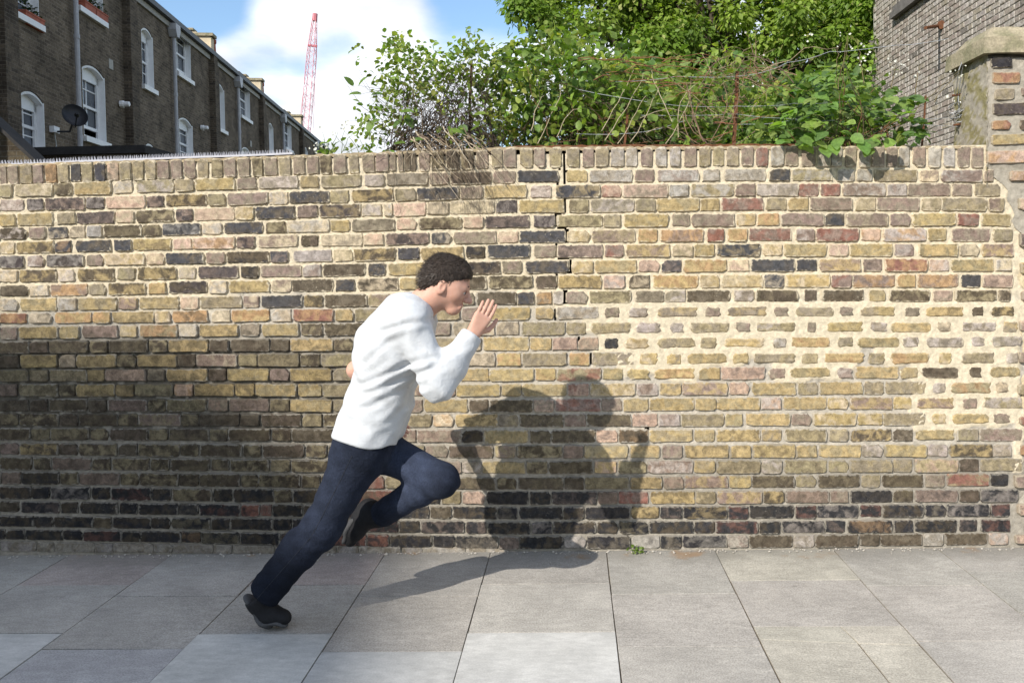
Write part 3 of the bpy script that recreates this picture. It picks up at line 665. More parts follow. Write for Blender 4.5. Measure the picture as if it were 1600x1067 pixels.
# ------------------------------------------------------------------ brick pier at the right end of the wall
def brick_pier():
    x0 = P(1541, 240, 0).x; x1 = x0+.62; y0, y1 = -.012, .37
    root = empty('brick_pier', (x0+.3, .18, 0), 'tall mortar smeared brick pier with a stepped stone cap, at the end of the wall', 'pier')
    b = MB()
    ztop = WX(1570, 86)[1]; zmid = WX(1570, 262)[1]
    # ragged mortar face: fine grid for the front and the left cheek
    V = []; F = []; T = []
    def sheet(fn, nu, nv, tint):
        base = len(V)
        for i in range(nu+1):
            for j in range(nv+1):
                V.append(fn(i/nu, j/nv)); k = random.uniform(.88, 1.1); T.append([c*k for c in tint(i/nu, j/nv)])
        for i in range(nu):
            for j in range(nv):
                a = base+i*(nv+1)+j; F.append((a, a+nv+1, a+nv+2, a+1))
    nz = lambda: random.uniform(-.005, .005)
    def edge(z):     # left edge of the face: toothed into the wall below its top
        if z > zmid: return x0
        t = (zmid-z)/zmid; return x0+.03+min(.16, t*.9)*1.0+.018*math.sin(z*21)+.012*math.sin(z*47)
    grey, cr, moss = (0.36, 0.325, 0.265), (0.56, 0.46, 0.30), (0.26, 0.23, 0.12)
    sheet(lambda u, v: (lambda z: (edge(z)+u*(x1-edge(z))+nz(), y0+nz()*.6+(.004 if z > zmid else .0115), z))(v*ztop-.02), 28, 150,
          lambda u, v: grey if v < .28 or (v > .66 and u < .5) else (cr if u < .35 and v < .62 else grey))
    sheet(lambda u, v: (x0+nz()+.002, y1+(y0-y1)*u, zmid-.1+v*(ztop-zmid+.1)), 16, 44, lambda u, v: moss if (u*3+v*5+random.random()) % 2 < .9 else grey)
    np_mesh('mortar', V, F, M['mortar'], root, tint=np.array(T), smooth=True)
    b.box(x0+.16, x1-.005, .02, y1, -.16, ztop); b.box(x0+.015, x1-.005, .01, y1-.004, zmid, ztop)
    b.build('core', plain('pier_core', (0.24, 0.21, 0.165), 0.95, 0.3, 30), root)
    # the bricks that show through the mortar: px left, right, top, bottom, colour
    its = []
    for xa, xb, ya, yb, c in [(1546,1580,90,107,'kd'), (1549,1592,115,131,'sr'), (1552,1583,140,157,'go'), (1549,1606,162,180,'xd'), (1548,1577,189,204,'rs'), (1591,1640,188,203,'dm'), (1594,1640,138,152,'mg'),
                              (1547,1612,211,226,'yo'), (1541,1606,237,255,'ps'), (1577,1632,268,283,'ps'), (1590,1650,310,328,'tp'), (1592,1650,365,384,'mk'), (1596,1650,455,470,'rm'), (1590,1650,550,566,'mg'), (1592,1650,650,662,'rp'),
                              (1584,1640,742,760,'mg'), (1590,1650,787,803,'pm'), (1586,1640,835,848,'pm'), (1590,1650,600,616,'og'), (1594,1650,410,428,'oy'), (1592,1650,500,516,'pm'), (1593,1650,695,711,'sr')]:
        X0, Zt = WX(xa, ya); X1, Zb = WX(xb, yb); t1, t2 = tint_of(c)
        its.append(('stretcher' if X1-X0 > .14 else 'header', 0, (X0+X1)/2, y0-.001, (Zt+Zb)/2, X1-X0, Zt-Zb, random.uniform(-.015, .015), t1, t2, [.38, .33, .25]))
    for it in its: one_brick(it, root)
    # stone cap: two courses, weathered on top
    def cap(z0, z1, ov, top_in, name):
        b = MB(); n = 9; xs = [x0-ov+(x1-x0+ov)*i/n for i in range(n+1)]
        j = [random.uniform(-.006, .006) for _ in range(n+1)]
        for i in range(n):
            b.hexa([(xs[i], y0-ov+j[i], z0+j[i]*.6), (xs[i+1], y0-ov+j[i+1], z0+j[i+1]*.6), (xs[i+1], y1+ov, z0), (xs[i], y1+ov, z0)],
                   [(xs[i]+(top_in if i == 0 else 0), y0-ov+top_in+j[i], z1+j[i]), (xs[i+1], y0-ov+top_in+j[i+1], z1+j[i+1]), (xs[i+1], y1+ov-top_in, z1), (xs[i]+(top_in if i == 0 else 0), y1+ov-top_in, z1)])
        return b.build(name, M['stone'], root)
    z1_ = WX(1580, 60)[1]; z2_ = WX(1580, 40)[1]
    cap(ztop, z1_, .035, .008, 'cap_stone'); cap(z1_+.0015, z2_, .005, .05, 'cap_top')
    return root
brick_pier()
# iron bracket with loops of wire beside the pier
def pier_irons():
    r = empty('iron_bracket', P(1495, 230, .42), 'rusty angle iron bracket with loops of wire beside the brick pier', 'bracket')
    b = MB(); Y = .30
    b.tube([P(1488, 150, Y), P(1526, 143, Y)], .007, 6); b.build('upper_bar', M['rust'], r)
    b = MB(); b.tube([P(1520, 152, Y), P(1512, 212, Y+.02), P(1508, 224, Y+.02)], .006, 6); b.build('stay', M['rust'], r)
    b = MB(); b.tube([P(1490, 196, Y), P(1527, 190, Y)], .006, 6); b.build('lower_bar', M['rust'], r)
    b = MB()
    for k in range(7):
        c = P(1500+random.uniform(-8, 8), 180+random.uniform(-9, 14), Y-.02); rad = random.uniform(.015, .045); q = random.uniform(.3, 1.2)
        b.tube([c+Vector((rad*math.cos(a), .02*math.sin(a*2), rad*.7*math.sin(a)+rad*.1*a)) for a in [q+i*.5 for i in range(14)]], .0022, 4)
    b.tube([P(1521, 60, Y-.05), P(1505, 100, Y-.1), P(1497, 150, Y), P(1500, 192, Y)], .003, 4); b.tube([P(1516, 64, Y-.05), P(1498, 110, Y-.12), P(1493, 150, Y)], .003, 4)
    b.build('wire_loops', M['galv'], r)
pier_irons()

# ------------------------------------------------------------------ row of dark brick houses seen along their backs
dF = ray(730, 412); dF.z = 0; dF.normalize()
P0 = P(205, 412, 21.5+CAM.y); P0.z = 0
nF = Vector((dF.y, -dF.x, 0))               # outwards, to the right
def FUV(px, py, n=0.0):
    d = ray(px, py); p0 = P0+nF*n
    t = (p0-CAM).dot(nF)/d.dot(nF); q = CAM+d*t
    return (q-p0).dot(dF), q.z
def FW(u, v, n): return P0+dF*u+nF*n+Vector((0, 0, v))
class FB(MB):
    """faces in the facade's frame with metre UVs"""
    def __init__(s): super().__init__(); s.uvf = []
    def poly(s, pts):
        b = len(s.v); s.v += [tuple(FW(*p)) for p in pts]; s.f.append(tuple(range(b, b+len(pts))))
        us = [p[0] for p in pts]; ns = [p[2] for p in pts]; vs_ = [p[1] for p in pts]
        flat_n = max(ns)-min(ns) < 1e-6; flat_u = max(us)-min(us) < 1e-6
        s.uvf.append([(p[0], p[1]) if flat_n else ((p[2], p[1]) if flat_u else (p[0], p[2])) for p in pts])
    def fbox(s, u0, u1, v0, v1, n0, n1):
        s.poly([(u0,v0,n1),(u1,v0,n1),(u1,v1,n1),(u0,v1,n1)]); s.poly([(u1,v0,n0),(u0,v0,n0),(u0,v1,n0),(u1,v1,n0)])
        s.poly([(u0,v0,n0),(u0,v0,n1),(u0,v1,n1),(u0,v1,n0)]); s.poly([(u1,v0,n1),(u1,v0,n0),(u1,v1,n0),(u1,v1,n1)])
        s.poly([(u0,v1,n1),(u1,v1,n1),(u1,v1,n0),(u0,v1,n0)]); s.poly([(u0,v0,n0),(u1,v0,n0),(u1,v0,n1),(u0,v0,n1)])
    def prism(s, poly, n0, n1):
        """poly of (u,v), extruded along n"""
        s.poly([(u, v, n1) for u, v in poly]); s.poly([(u, v, n0) for u, v in reversed(poly)])
        for i in range(len(poly)):
            a, b = poly[i], poly[(i+1) % len(poly)]
            s.poly([(a[0], a[1], n0), (b[0], b[1], n0), (b[0], b[1], n1), (a[0], a[1], n1)])
    def build(s, name, mat, parent=None, **k):
        o = super().build(name, mat, parent, **k); me = o.data; uvl = me.uv_layers.new(name='UVMap')
        for p in me.polygons:
            for li, c in zip(p.loop_indices, s.uvf[p.index]): uvl.data[li].uv = c
        return o
GUT = 9.02
def house(idx, ua, ub, wins, pipe_px, label, light=None, chimney=True, vents=()):
    """one house between two brick piers; wins: (px left, px right, py top at right, py sill at right, has_sill, open_sash, bars)"""
    root = empty('terraced_house', FW((ua+ub)/2, 0, -3.5), label, 'house', 'row of dark brick houses beyond the wall')
    ops = []
    for w in wins:
        pl, pr, pt, ps = w[:4]
        u0, _ = FUV(pl, 200); u1, _ = FUV(pr, 200); v1 = FUV(pr, pt)[1]; v0 = FUV(pr, ps)[1]
        ops.append((u0, u1, v0, v1+.12, w))
    # wall with real openings
    us = sorted({ua, ub, *[o[0] for o in ops], *[o[1] for o in ops]}); b = FB()
    for i in range(len(us)-1):
        a, c = us[i], us[i+1]; m = (a+c)/2
        hs = sorted([(o[2], o[3]) for o in ops if o[0] < m < o[1]]); z = 0
        for lo, hi in hs+[(GUT, GUT)]:
            if lo > z: b.poly([(a, z, 0), (c, z, 0), (c, lo, 0), (a, lo, 0)])
            z = hi
    for u0, u1, v0, v1, w in ops:      # shallow arch over each opening
        um = (u0+u1)/2; rise = .16
        for s0, s1 in ((u0, um), (u1, um)):
            pts = [(s0, v1-rise)]+[(s0+(s1-s0)*k/4, v1-rise*(1-k/4)**2) for k in range(1, 5)]+[(s0, v1)]
            b.prism(pts if s0 < s1 else pts[::-1], -.03, .0015)
    b.poly([(ub, 0, 0), (ub, 0, -7.5), (ub, GUT, -7.5), (ub, GUT, 0)]); b.poly([(ua, 0, -7.5), (ua, 0, 0), (ua, GUT, 0), (ua, GUT, -7.5)])
    b.poly([(ub, 0, -7.5), (ua, 0, -7.5), (ua, GUT, -7.5), (ub, GUT, -7.5)])
    b.build('wall', M['house_brick'], root)
    # soldier arches: a slightly darker rubbed brick ring
    for u0, u1, v0, v1, w in ops:
        fr = FB(); d = .20; t = .02
        fr.fbox(u0, u0+t, v0, v1, -d, -.002); fr.fbox(u1-t, u1, v0, v1, -d, -.002)
        um = (u0+u1)/2; rise = .16; hw = (u1-u0)/2
        arc = [(u0+2*hw*k/8, v1-rise*(1-(1-abs(1-k/4))*(1 if True else 0))**2-.004 if False else v1-rise*abs(1-k/4)**2-.012) for k in range(9)]
        fr.prism([(u0, v1-.42)]+arc+[(u1, v1-.42)] if False else arc+[(p[0], p[1]-.05) for p in reversed(arc)], -d, -.02)
        # sash box and rails at the back of the reveal
        fw = .09
        fr.fbox(u0+t, u0+t+fw, v0, v1-.05, -d, -d+.05); fr.fbox(u1-t-fw, u1-t, v0, v1-.05, -d, -d+.05); fr.prism([(u0, v1-.36), (u1, v1-.36)]+[arc[k] for k in range(8, -1, -1)], -d, -d+.05)
        vm = (v0+v1-.2)/2
        fr.fbox(u0+t+fw, u1-t-fw, vm-.03, vm+.03, -d-.02, -d+.045); fr.fbox(u0+t+fw, u1-t-fw, v0, v0+.09, -d, -d+.04)
        win = fr.build('window', M['white_paint'], root)
        g = FB(); lo = v0+.09
        if w[5]:   # lower sash pushed up: dark gap, a second rail across the upper glass
            g.fbox(u0+t+fw, u1-t-fw, vm-.45, v1-.2, -d-.03, -d-.012)
            k = FB(); k.fbox(u0+t+fw, u1-t-fw, vm-.52, vm-.45, -d-.03, -d+.03); k.build('sash_rail', M['white_paint'], win)
            k = FB(); k.fbox(u0+t, u1-t, lo-.05, vm-.5, -d-.9, -d-.5); k.build('dark_room', M['black'], win)
        else: g.fbox(u0+t+fw, u1-t-fw, lo, v1-.2, -d-.03, -d-.012)
        g.build('pane', M['glass'], win)
        gb = FB()
        gb.fbox(um-.014, um+.014, lo if not w[5] else vm-.45, v1-.2, -d-.011, -d+.015)
        for q in (.25, .75):
            vq = lo+(v1-.2-lo)*q
            if not (w[5] and q < .5): gb.fbox(u0+t+fw, u1-t-fw, vq-.013, vq+.013, -d-.0105, -d+.013)
        gb.build('glazing_bar', M['white_paint'], win)
        if w[4]:
            s = FB(); s.fbox(u0-.07, u1+.07, v0-.13, v0-.005, -d, .09); s.build('sill', M['white_paint'], win)
        if not w[6] is None and w[6] == 'curtain':
            c = FB(); c.fbox(u0+t, u0+hw*.7, lo, v1-.25, -d-.12, -d-.1); c.build('curtain', M['white_paint'], win)
    # party pier, quoined
    b = FB(); b.fbox(ub-.25, ub+.25, 0, GUT-.35, -.05, .2)
    b.fbox(ub-.22, ub+.22, GUT-.35, GUT+.12, -.05, .17); b.build('pier', M['pier_brick'], root)
    # downpipe with hopper
    up = FUV(pipe_px, 200, .12)[0]
    b = MB(); b.tube([FW(up, .1, .12), FW(up, GUT-.45, .12)], .055, 10); dp = b.build('downpipe', M['pipe'], root)
    b = MB(); z = 1.3
    while z < GUT-.6: b.tube([FW(up, z, .12), FW(up, z+.09, .12)], .068, 10); z += 1.83
    b.build('pipe_collar', M['pipe'], dp)
    b = FB(); b.prism([(up-.09, GUT-.48), (up+.09, GUT-.48), (up+.2, GUT-.28), (up+.2, GUT-.1), (up-.2, GUT-.1), (up-.2, GUT-.28)], .01, .25); b.build('hopper', M['pipe'], dp)
    # eaves
    b = FB(); b.fbox(ua+.25, ub-.25, GUT-.22, GUT-.06, .003, .06); b.build('eaves_board', M['fascia'], root)
    b = FB(); b.fbox(ua, ub, GUT-.05, GUT+.10, .0, .19); b.build('gutter', M['dark_gutter'], root)
    b = FB(); b.poly([(ua, GUT+.02, .1), (ub, GUT+.02, .1), (ub, GUT+1.15, -3.6), (ua, GUT+1.15, -3.6)]); b.poly([(ub, GUT-.02, -7.5), (ua, GUT-.02, -7.5), (ua, GUT+1.15, -3.6), (ub, GUT+1.15, -3.6)])
    roof = b.build('roof', M['slate'], root)
    # party wall upstand with cream render, chimney pot at its foot
    if chimney:
        u = ub-.15
        b = FB(); rn = lambda n: GUT+.08+(-n)*.31
        for n0, n1, h0, h1 in ((.12, -.5, .50, .52), (-.5, -1.3, .50, .62), (-1.3, -2.6, .62, .55), (-2.6, -3.6, .55, .5)):
            lo = [(u-.17, rn(n0)-.1, n0), (u+.17, rn(n0)-.1, n0), (u+.17, rn(n1)-.1, n1), (u-.17, rn(n1)-.1, n1)]
            hi = [(u-.17, rn(n0)+h0, n0), (u+.17, rn(n0)+h0, n0), (u+.17, rn(n1)+h1, n1), (u-.17, rn(n1)+h1, n1)]
            for q in ((0,1), (1,2), (2,3), (3,0)): b.poly([lo[q[0]], lo[q[1]], hi[q[1]], hi[q[0]]])
            b.poly(hi)
        pa = b.build('parapet', M['cream'], root)
        b = FB(); b.fbox(u-.24, u+.24, rn(.1)+.52, rn(.1)+.62, -.45, .2); b.fbox(u-.23, u+.23, rn(-.5)+.53, rn(-.5)+.60, -1.35, -.452); b.build('coping', M['stone'], pa)
        b = MB(); c0 = FW(u+.36, rn(0)-.25, .02); b.lathe(c0, c0+Vector((0, 0, .75)), ((0, .11), (.12, .12), (.8, .10), (.85, .13), (1, .13)), 10); b.build('chimney_pot', M['terracotta'], root)
    if light:
        u, v = FUV(light[0], light[1], .1); b = MB(); b.lathe(FW(u, v, .25), FW(u, v, .02), ((0, .05), (.05, .065), (.6, .07), (.62, .09), (1, .09)), 10); b.build('wall_lamp', M['white_paint'], root)
    for px, py in vents:
        u, v = FUV(px, py); b = FB(); b.fbox(u-.12, u+.12, v-.12, v+.12, -.01, .012); b.build('air_brick', M['fascia'], root)
    return root
uP = [FUV(x, 300)[0] for x in (10, 205, 335, 410, 471)]; st = uP[4]-uP[3]
house(0, uP[0]-6.4, uP[0], [], -60, 'dark brick house cut by the left edge of the picture, only its corner pier showing', chimney=False)
house(1, uP[0], uP[1], [(29, 67, -45, 43, 1, 0, None), (32, 70, 160, 240, 1, 0, 'curtain'), (128, 167, -50, 39, 1, 0, None), (131, 166, 122, 224, 1, 1, None)], 124.5,
      'nearest dark brick house with two window boxes and a satellite dish', light=(193, 163), vents=((173, 101), (245, 18)))
house(2, uP[1], uP[2], [(225, 243, 61, 143, 1, 0, None), (225, 243, 234, 300, 1, 0, None), (279, 301, 59, 129, 1, 1, None), (279.5, 301, 196, 258, 1, 0, 'curtain')], 276,
      'dark brick house with a narrow stair window and a half open sash by its downpipe', light=(318, 200))
house(3, uP[2], uP[3], [(340, 352, 142, 206, 1, 0, None), (376, 391.5, 131, 190, 1, 0, None), (377, 391, 238, 300, 1, 0, None)], 374,
      'dark brick house third along the row, its lower window just showing over the wall', vents=((352, 106), (392, 225)))
house(4, uP[3], uP[4], [(420, 427, 199, 262, 1, 0, None), (444.5, 455, 184, 236, 1, 0, None)], 443, 'dark brick house fourth along the row, in front of the foot of the crane')
house(5, uP[4], uP[4]+st, [(475, 480, 235, 290, 1, 0, None)], 493.5, 'farthest dark brick house, with its gutter pipe above the white flowered weeds', chimney=False)

def planter(px0, px1, py, label):
    u0, v = FUV(px0, py, .0); u1, _ = FUV(px1, py, 0)
    r = empty('window_box', FW((u0+u1)/2, v, .0), label, 'window box', 'terracotta window boxes')
    b = FB(); b.prism([(u0+.03, v), (u1-.03, v), (u1, v+.24), (u0, v+.24)], -.13, .05); bx = b.build('box', M['terracotta'], r)
    b = FB(); b.fbox(u0-.012, u1+.012, v+.2405, v+.275, -.142, .062); b.build('rim', M['terracotta'], bx)
    V, F, T = [], [], []
    for k in range(90):
        q = FW(random.uniform(u0, u1), v+.28+random.random()**1.5*.22, random.uniform(-.12, .05)); s = random.uniform(.03, .06); a = random.uniform(0, 6.28)
        d1 = Vector((math.cos(a), math.sin(a), random.uniform(-.3, .7)))*s; d2 = Vector((-math.sin(a), math.cos(a), random.uniform(-.5, .5)))*s*.6
        i = len(V); V += [tuple(q-d1), tuple(q+d2), tuple(q+d1), tuple(q-d2)]; F.append((i, i+1, i+2, i+3)); T += [(0.03, 0.05, 0.02) if random.random() < .8 else (.12, .1, .12)]*4
    o = np_mesh('foliage', V, F, M['leaf'], r, tint=np.array(T)); o['kind'] = 'stuff'
planter(37, 66, 37, 'terracotta window box on the upper left sill of the nearest house')
planter(130, 147, 19, 'terracotta window box at the left end of the sill beside the downpipe')
planter(148, 166, 31, 'terracotta window box at the right end of the sill beside the downpipe')

def satellite_dish():
    u, v = FUV(86, 206, .05); r = empty('satellite_dish', FW(u, v, .05), 'dark grey satellite dish on a wall bracket beside the tall window', 'satellite dish')
    c = FW(*FUV(117, 181, .75), .75); aim = Vector((.55, -.75, .32)).normalized(); a = aim.orthogonal().normalized(); bb = aim.cross(a)
    rad = 19/F_PX*(c-CAM).dot(fv); b = MB(); n = 28
    V = [c-aim*.07]; rings = [(.35, -.062), (.7, -.03), (1, .02), (1.02, .03), (1.02, .01), (.7, -.045), (.3, -.075)]
    for k, d in rings: V += [c+(a*math.cos(2*math.pi*i/n)*.88+bb*math.sin(2*math.pi*i/n))*rad*k+aim*d for i in range(n)]
    F = [(0, 1+i, 1+(i+1) % n) for i in range(n)]
    for q in range(len(rings)-1):
        for i in range(n): F.append((1+q*n+i, 1+(q+1)*n+i, 1+(q+1)*n+(i+1) % n, 1+q*n+(i+1) % n))
    F.append(tuple(1+(len(rings)-1)*n+i for i in range(n)))
    b.add(V, F); b.build('reflector', M['dish'], r, smooth=True)
    w0 = FW(u, v, 0); b = MB(); b.tube([w0, FW(u, v, .35), c-aim*.09], .022, 8); b.build('arm', M['dish'], r)
    b = MB(); lo = c-Vector((0, 0, rad*.95)); f = c+aim*.42-Vector((0, 0, .18)); b.tube([lo, f], .014, 6); b.build('feed_arm', M['dish'], r)
    b = MB(); b.lathe(f-aim*.05, f+aim*.07+Vector((0, 0, .0)), ((0, .045), (.4, .05), (1, .03)), 8); b.build('receiver', M['black'], r)
    b = FB(); b.fbox(u-.14, u+.1, v-.03, v+.1, .0, .1); b.build('junction_box', M['white_paint'], r)
    b = MB(); b.tube([FW(u-.05, v-.03, .06), FW(u-.02, v-.3, .08), FW(u-.12, v-.5, .05), FW(u-.14, v-.9, .04)], .012, 5); b.build('cable', M['galv'], r)
satellite_dish()

# low outhouses between the wall and the houses
def outhouses():
    Y = 9.6; a = P(52, 229, Y); b_ = P(226, 227, Y); bot = -.16; ztop = (a.z+b_.z)/2
    r = empty('outhouse', (a.x+1, Y+1.5, -.16), 'low flat topped brick outhouse with dark coping under the tall house windows', 'outhouse')
    b = UVB(); b.box(a.x-1.5, b_.x-.05, Y+.05, Y+2.4, bot, ztop-.14); b.build('wall', M['shed_brick'], r)
    b = MB(); b.box(a.x-1.55, b_.x, Y, Y+2.45, ztop-.14, ztop-.05); b.box(a.x-1.5, b_.x-.03, Y+.03, Y+2.4, ztop-.05, ztop); b.build('coping', M['dark_coping'], r)
    Y = 7.4; p0 = P(-80, 118, Y); p1 = P(62, 262, Y); p2 = P(-4, 200, Y)
    sl = (p1.z-p2.z)/(p1.x-p2.x); zl = lambda x: p2.z+sl*(x-p2.x)
    r = empty('sloping_wall', (p0.x, Y+.5, -.16), 'brick garden wall with a dark sloping top, at the left edge above the spikes', 'wall')
    b = UVB(); x0, x1 = p0.x, p1.x+1.2
    b.hexa([(x0, Y+.02, bot), (x1, Y+.02, bot), (x1, Y+.24, bot), (x0, Y+.24, bot)], [(x0, Y+.02, zl(x0)), (x1, Y+.02, zl(x1)), (x1, Y+.24, zl(x1)), (x0, Y+.24, zl(x0))]); b.build('wall', M['shed_brick'], r)
    b = MB(); b.hexa([(x0, Y-.03, zl(x0)+.005), (x1, Y-.03, zl(x1)+.005), (x1, Y+.29, zl(x1)+.005), (x0, Y+.29, zl(x0)+.005)], [(x0, Y-.03, zl(x0)+.07), (x1, Y-.03, zl(x1)+.07), (x1, Y+.29, zl(x1)+.07), (x0, Y+.29, zl(x0)+.07)])
    b.build('roof_edge', M['dark_coping'], r)
class UVB(MB):
    def build(s, name, mat, parent=None, **k):
        o = super().build(name, mat, parent, **k); me = o.data; uvl = me.uv_layers.new(name='UVMap'); wl = wloc(o)
        for p in me.polygons:
            nrm = p.normal
            for li in p.loop_indices:
                c = me.vertices[me.loops[li].vertex_index].co+wl
                uvl.data[li].uv = (c.x, c.z) if abs(nrm.y) > .7 else ((c.y, c.z) if abs(nrm.x) > .7 else (c.x, c.y))
        return o
outhouses()

# ------------------------------------------------------------------ pale brick house flank at the right
def right_house():
    X = P(1365, 412, 10.0).x; ye = P(1365, 412, 10).y
    d = ray(1365, 200); X = 5.2; t = X/d.x; ye = CAM.y+d.y*t          # far corner of the tall part
    d = ray(1331, 200); yf = CAM.y+d.y*X/d.x                          # far end of the lower wall
    zc = CAM.z+ray(1347, 76).z*X/ray(1347, 76).x                      # top of the lower wall
    root = empty('brick_house', (X+2.5, 8, -.16), 'pale grey brick house flank rising behind the pier at the right', 'house')
    b = UVB(); b.box(X+.012, X+5, 1.2, ye, -.16, 9.5); b.box(X+.012, X+.5, ye+.002, yf, -.16, zc-.1); b.build('wall', mortar_plain, root)
    zs = CAM.z+ray(1405, 27).z*X/ray(1405, 27).x; ys = CAM.y+ray(1400, 100).y*X/ray(1400, 100).x
    b = MB(); b.box(X-.10, X+.02, 1.2, ys, zs, zs+.10); b.box(X-.05, X+.02, 1.2, ys, zs+.1005, zs+.2); b.build('string_course', M['stone_grey'], root)
    b = MB(); b.box(X-.06, X+.3, ye+.003, yf+.05, zc-.1, zc); b.build('coping', M['stone_grey'], root)
    # bricks of the flank in view: courses along Y, laid proud of the mortar
    its = []; z = 1.9; r = 0; ch = .077
    while z < 6.6:
        y = 3.9+(r % 2)*.11; big = (r % 2 == 0)
        while y < yf-.05:
            L_ = .215 if big else .103
            if y+L_ > ye and z > zc-.14: break
            y2 = min(y+L_, (ye if z > zc-.14 else yf)-.004)
            c = random.choice(['gw', 'gw', 'mg', 'wg', 'lg', 'go', 'wm', 'mg', 'dg', 'gm'])
            t1, t2 = tint_of(c); t1 = [q*.8+.09 for q in t1]; t2 = [q*.8+.09 for q in t2]
            px, py = PXZ(X, y, z)
            its.append((px, py, X+random.uniform(-.003, .003), (y+y2)/2, z, y2-y, .066, t1, t2)); y = y2+.011; big = not big
        z += ch; r += 1
    def seen(i): return -30 < i[1] < 250 and 1320 < i[0] < 1590
    def area(i): return (i[5]/((i[3]+4.44)**2)) if seen(i) else 0
    its.sort(key=area, reverse=True)
    rotm = Matrix.Rotation(-math.pi/2, 4, 'Z')
    for px, py, x, y, zz, w, h, t1, t2 in its[:300]:
        kind = 'stretcher' if w > .15 else 'header'
        o = bpy.data.objects.new('brick', random.choice(BM[(kind, 0)])); COL.objects.link(o); o.parent = root
        o.location = Vector((x, y, zz))-wloc(root); o.scale = (w, 1, h); o.rotation_euler = (0, 0, -math.pi/2)
        o['tint'] = t1; o['tint2'] = t2; o['mortar'] = [.50, .475, .43]
    V = []; F = []; UV = []; A = [[], [], []]
    for px, py, x, y, zz, w, h, t1, t2 in its[300:]:
        vs, fs = random.choice(BV[('stretcher' if w > .15 else 'header', 0)]); b0 = len(V)
        for a_, b_, c_ in vs: V.append((x+b_, y-a_*w, zz+c_*h)); UV.append((a_+.5, c_+.5)); A[0].append(t1); A[1].append(t2); A[2].append((.50, .475, .43))
        F += [tuple(i+b0 for i in f) for f in fs]
    base = wloc(root); me = bpy.data.meshes.new('small_bricks'); me.from_pydata([(p[0]-base.x, p[1]-base.y, p[2]-base.z) for p in V], [], F)
    uvl = me.uv_layers.new(name='UVMap'); li = np.zeros(len(me.loops), np.int32); me.loops.foreach_get('vertex_index', li); uvl.data.foreach_set('uv', np.array(UV, np.float32)[li].ravel())
    for nm, arr in zip(('tint', 'tint2', 'mortar'), A):
        at = me.color_attributes.new(nm, 'FLOAT_COLOR', 'POINT'); c4 = np.ones((len(V), 4), np.float32); c4[:, :3] = arr; at.data.foreach_set('color', c4.ravel())
    me.materials.append(M['brick_geo']); o = bpy.data.objects.new('small_bricks', me); COL.objects.link(o); o.parent = root; o['kind'] = 'stuff'
    # rusty iron on the flank
    q = lambda px, py, off: (lambda d: CAM+d*((X-off)/d.x))(ray(px, py))
    r2 = empty('wall_iron', q(1470, 40, 0), 'rusty iron rod jutting from the pale brick house flank', 'bracket')
    b = MB(); b.tube([q(1471, 40, -.05), q(1446, 44, .42)], .022, 8); b.build('rod', M['rust'], r2)
    b = MB(); b.lathe(q(1471, 40, 0.001), q(1471, 39, .03), ((0, .06), (1, .06)), 8); b.build('wall_plate', M['rust'], r2)
mortar_plain = plain('pale_flank_mortar', (0.48, 0.455, 0.41), 0.95, 0.2, 30)
M['stone_grey'] = plain('sooty_stone', (0.16, 0.15, 0.14), 0.9, 0.3, 8)  # one dark grey for the string course and the coping
right_house()

# ------------------------------------------------------------------ red lattice crane far off
def crane():
    Y = 230.0; base, tip = P(478, 196, Y), P(492, 27, Y); ax = (tip-base).normalized()
    r = empty('tower_crane', P(476, 260, Y), 'red lattice crane jib rising behind the roofs', 'crane')
    sx = Vector((1, 0, 0)); sx = (sx-ax*sx.dot(ax)).normalized(); sy = ax.cross(sx)
    base = base-ax*10; L_ = (tip-base).length
    wd_ = lambda t: (1.25 if t < .72 else 1.25-(t-.72)/.28*.72)
    pt = lambda t, i: base+ax*(L_*t)+sx*wd_(t)*(1 if i in (0, 3) else -1)*.85+sy*wd_(t)*(1 if i < 2 else -1)
    n = 26
    ch = MB()
    for i in range(4): ch.tube([pt(k/8, i) for k in range(9)], .085, 5)
    ch.build('chord', M['crane_red'], r)
    lt = MB()
    for k in range(n):
        for i in range(4):
            j = (i+1) % 4
            lt.tube([pt(k/n, i), pt((k+1)/n, j)], .055, 4); lt.tube([pt(k/n, j), pt((k+1)/n, i)] if k % 2 else [pt(k/n, i), pt(k/n, j)], .055, 4)
    o = lt.build('lattice', M['crane_pale'], r); o['kind'] = 'stuff'
    hb = MB(); c = tip; hb.tube([c-ax*1.1, c+ax*.9], .75, 8); hb.build('head', M['crane_red'], r)
    s = MB(); c = base+ax*L_*.80; s.tube([c-sx*1.3, c+sx*1.3], .35, 6); s.build('sheave_bar', M['crane_red'], r)
    w = MB(); w.tube([tip-sx*.6, base+sx*-2.4], .05, 4); w.tube([tip+sx*.7, base+sx*2.6], .05, 4); w.build('cable', M['crane_red'], r)
crane()

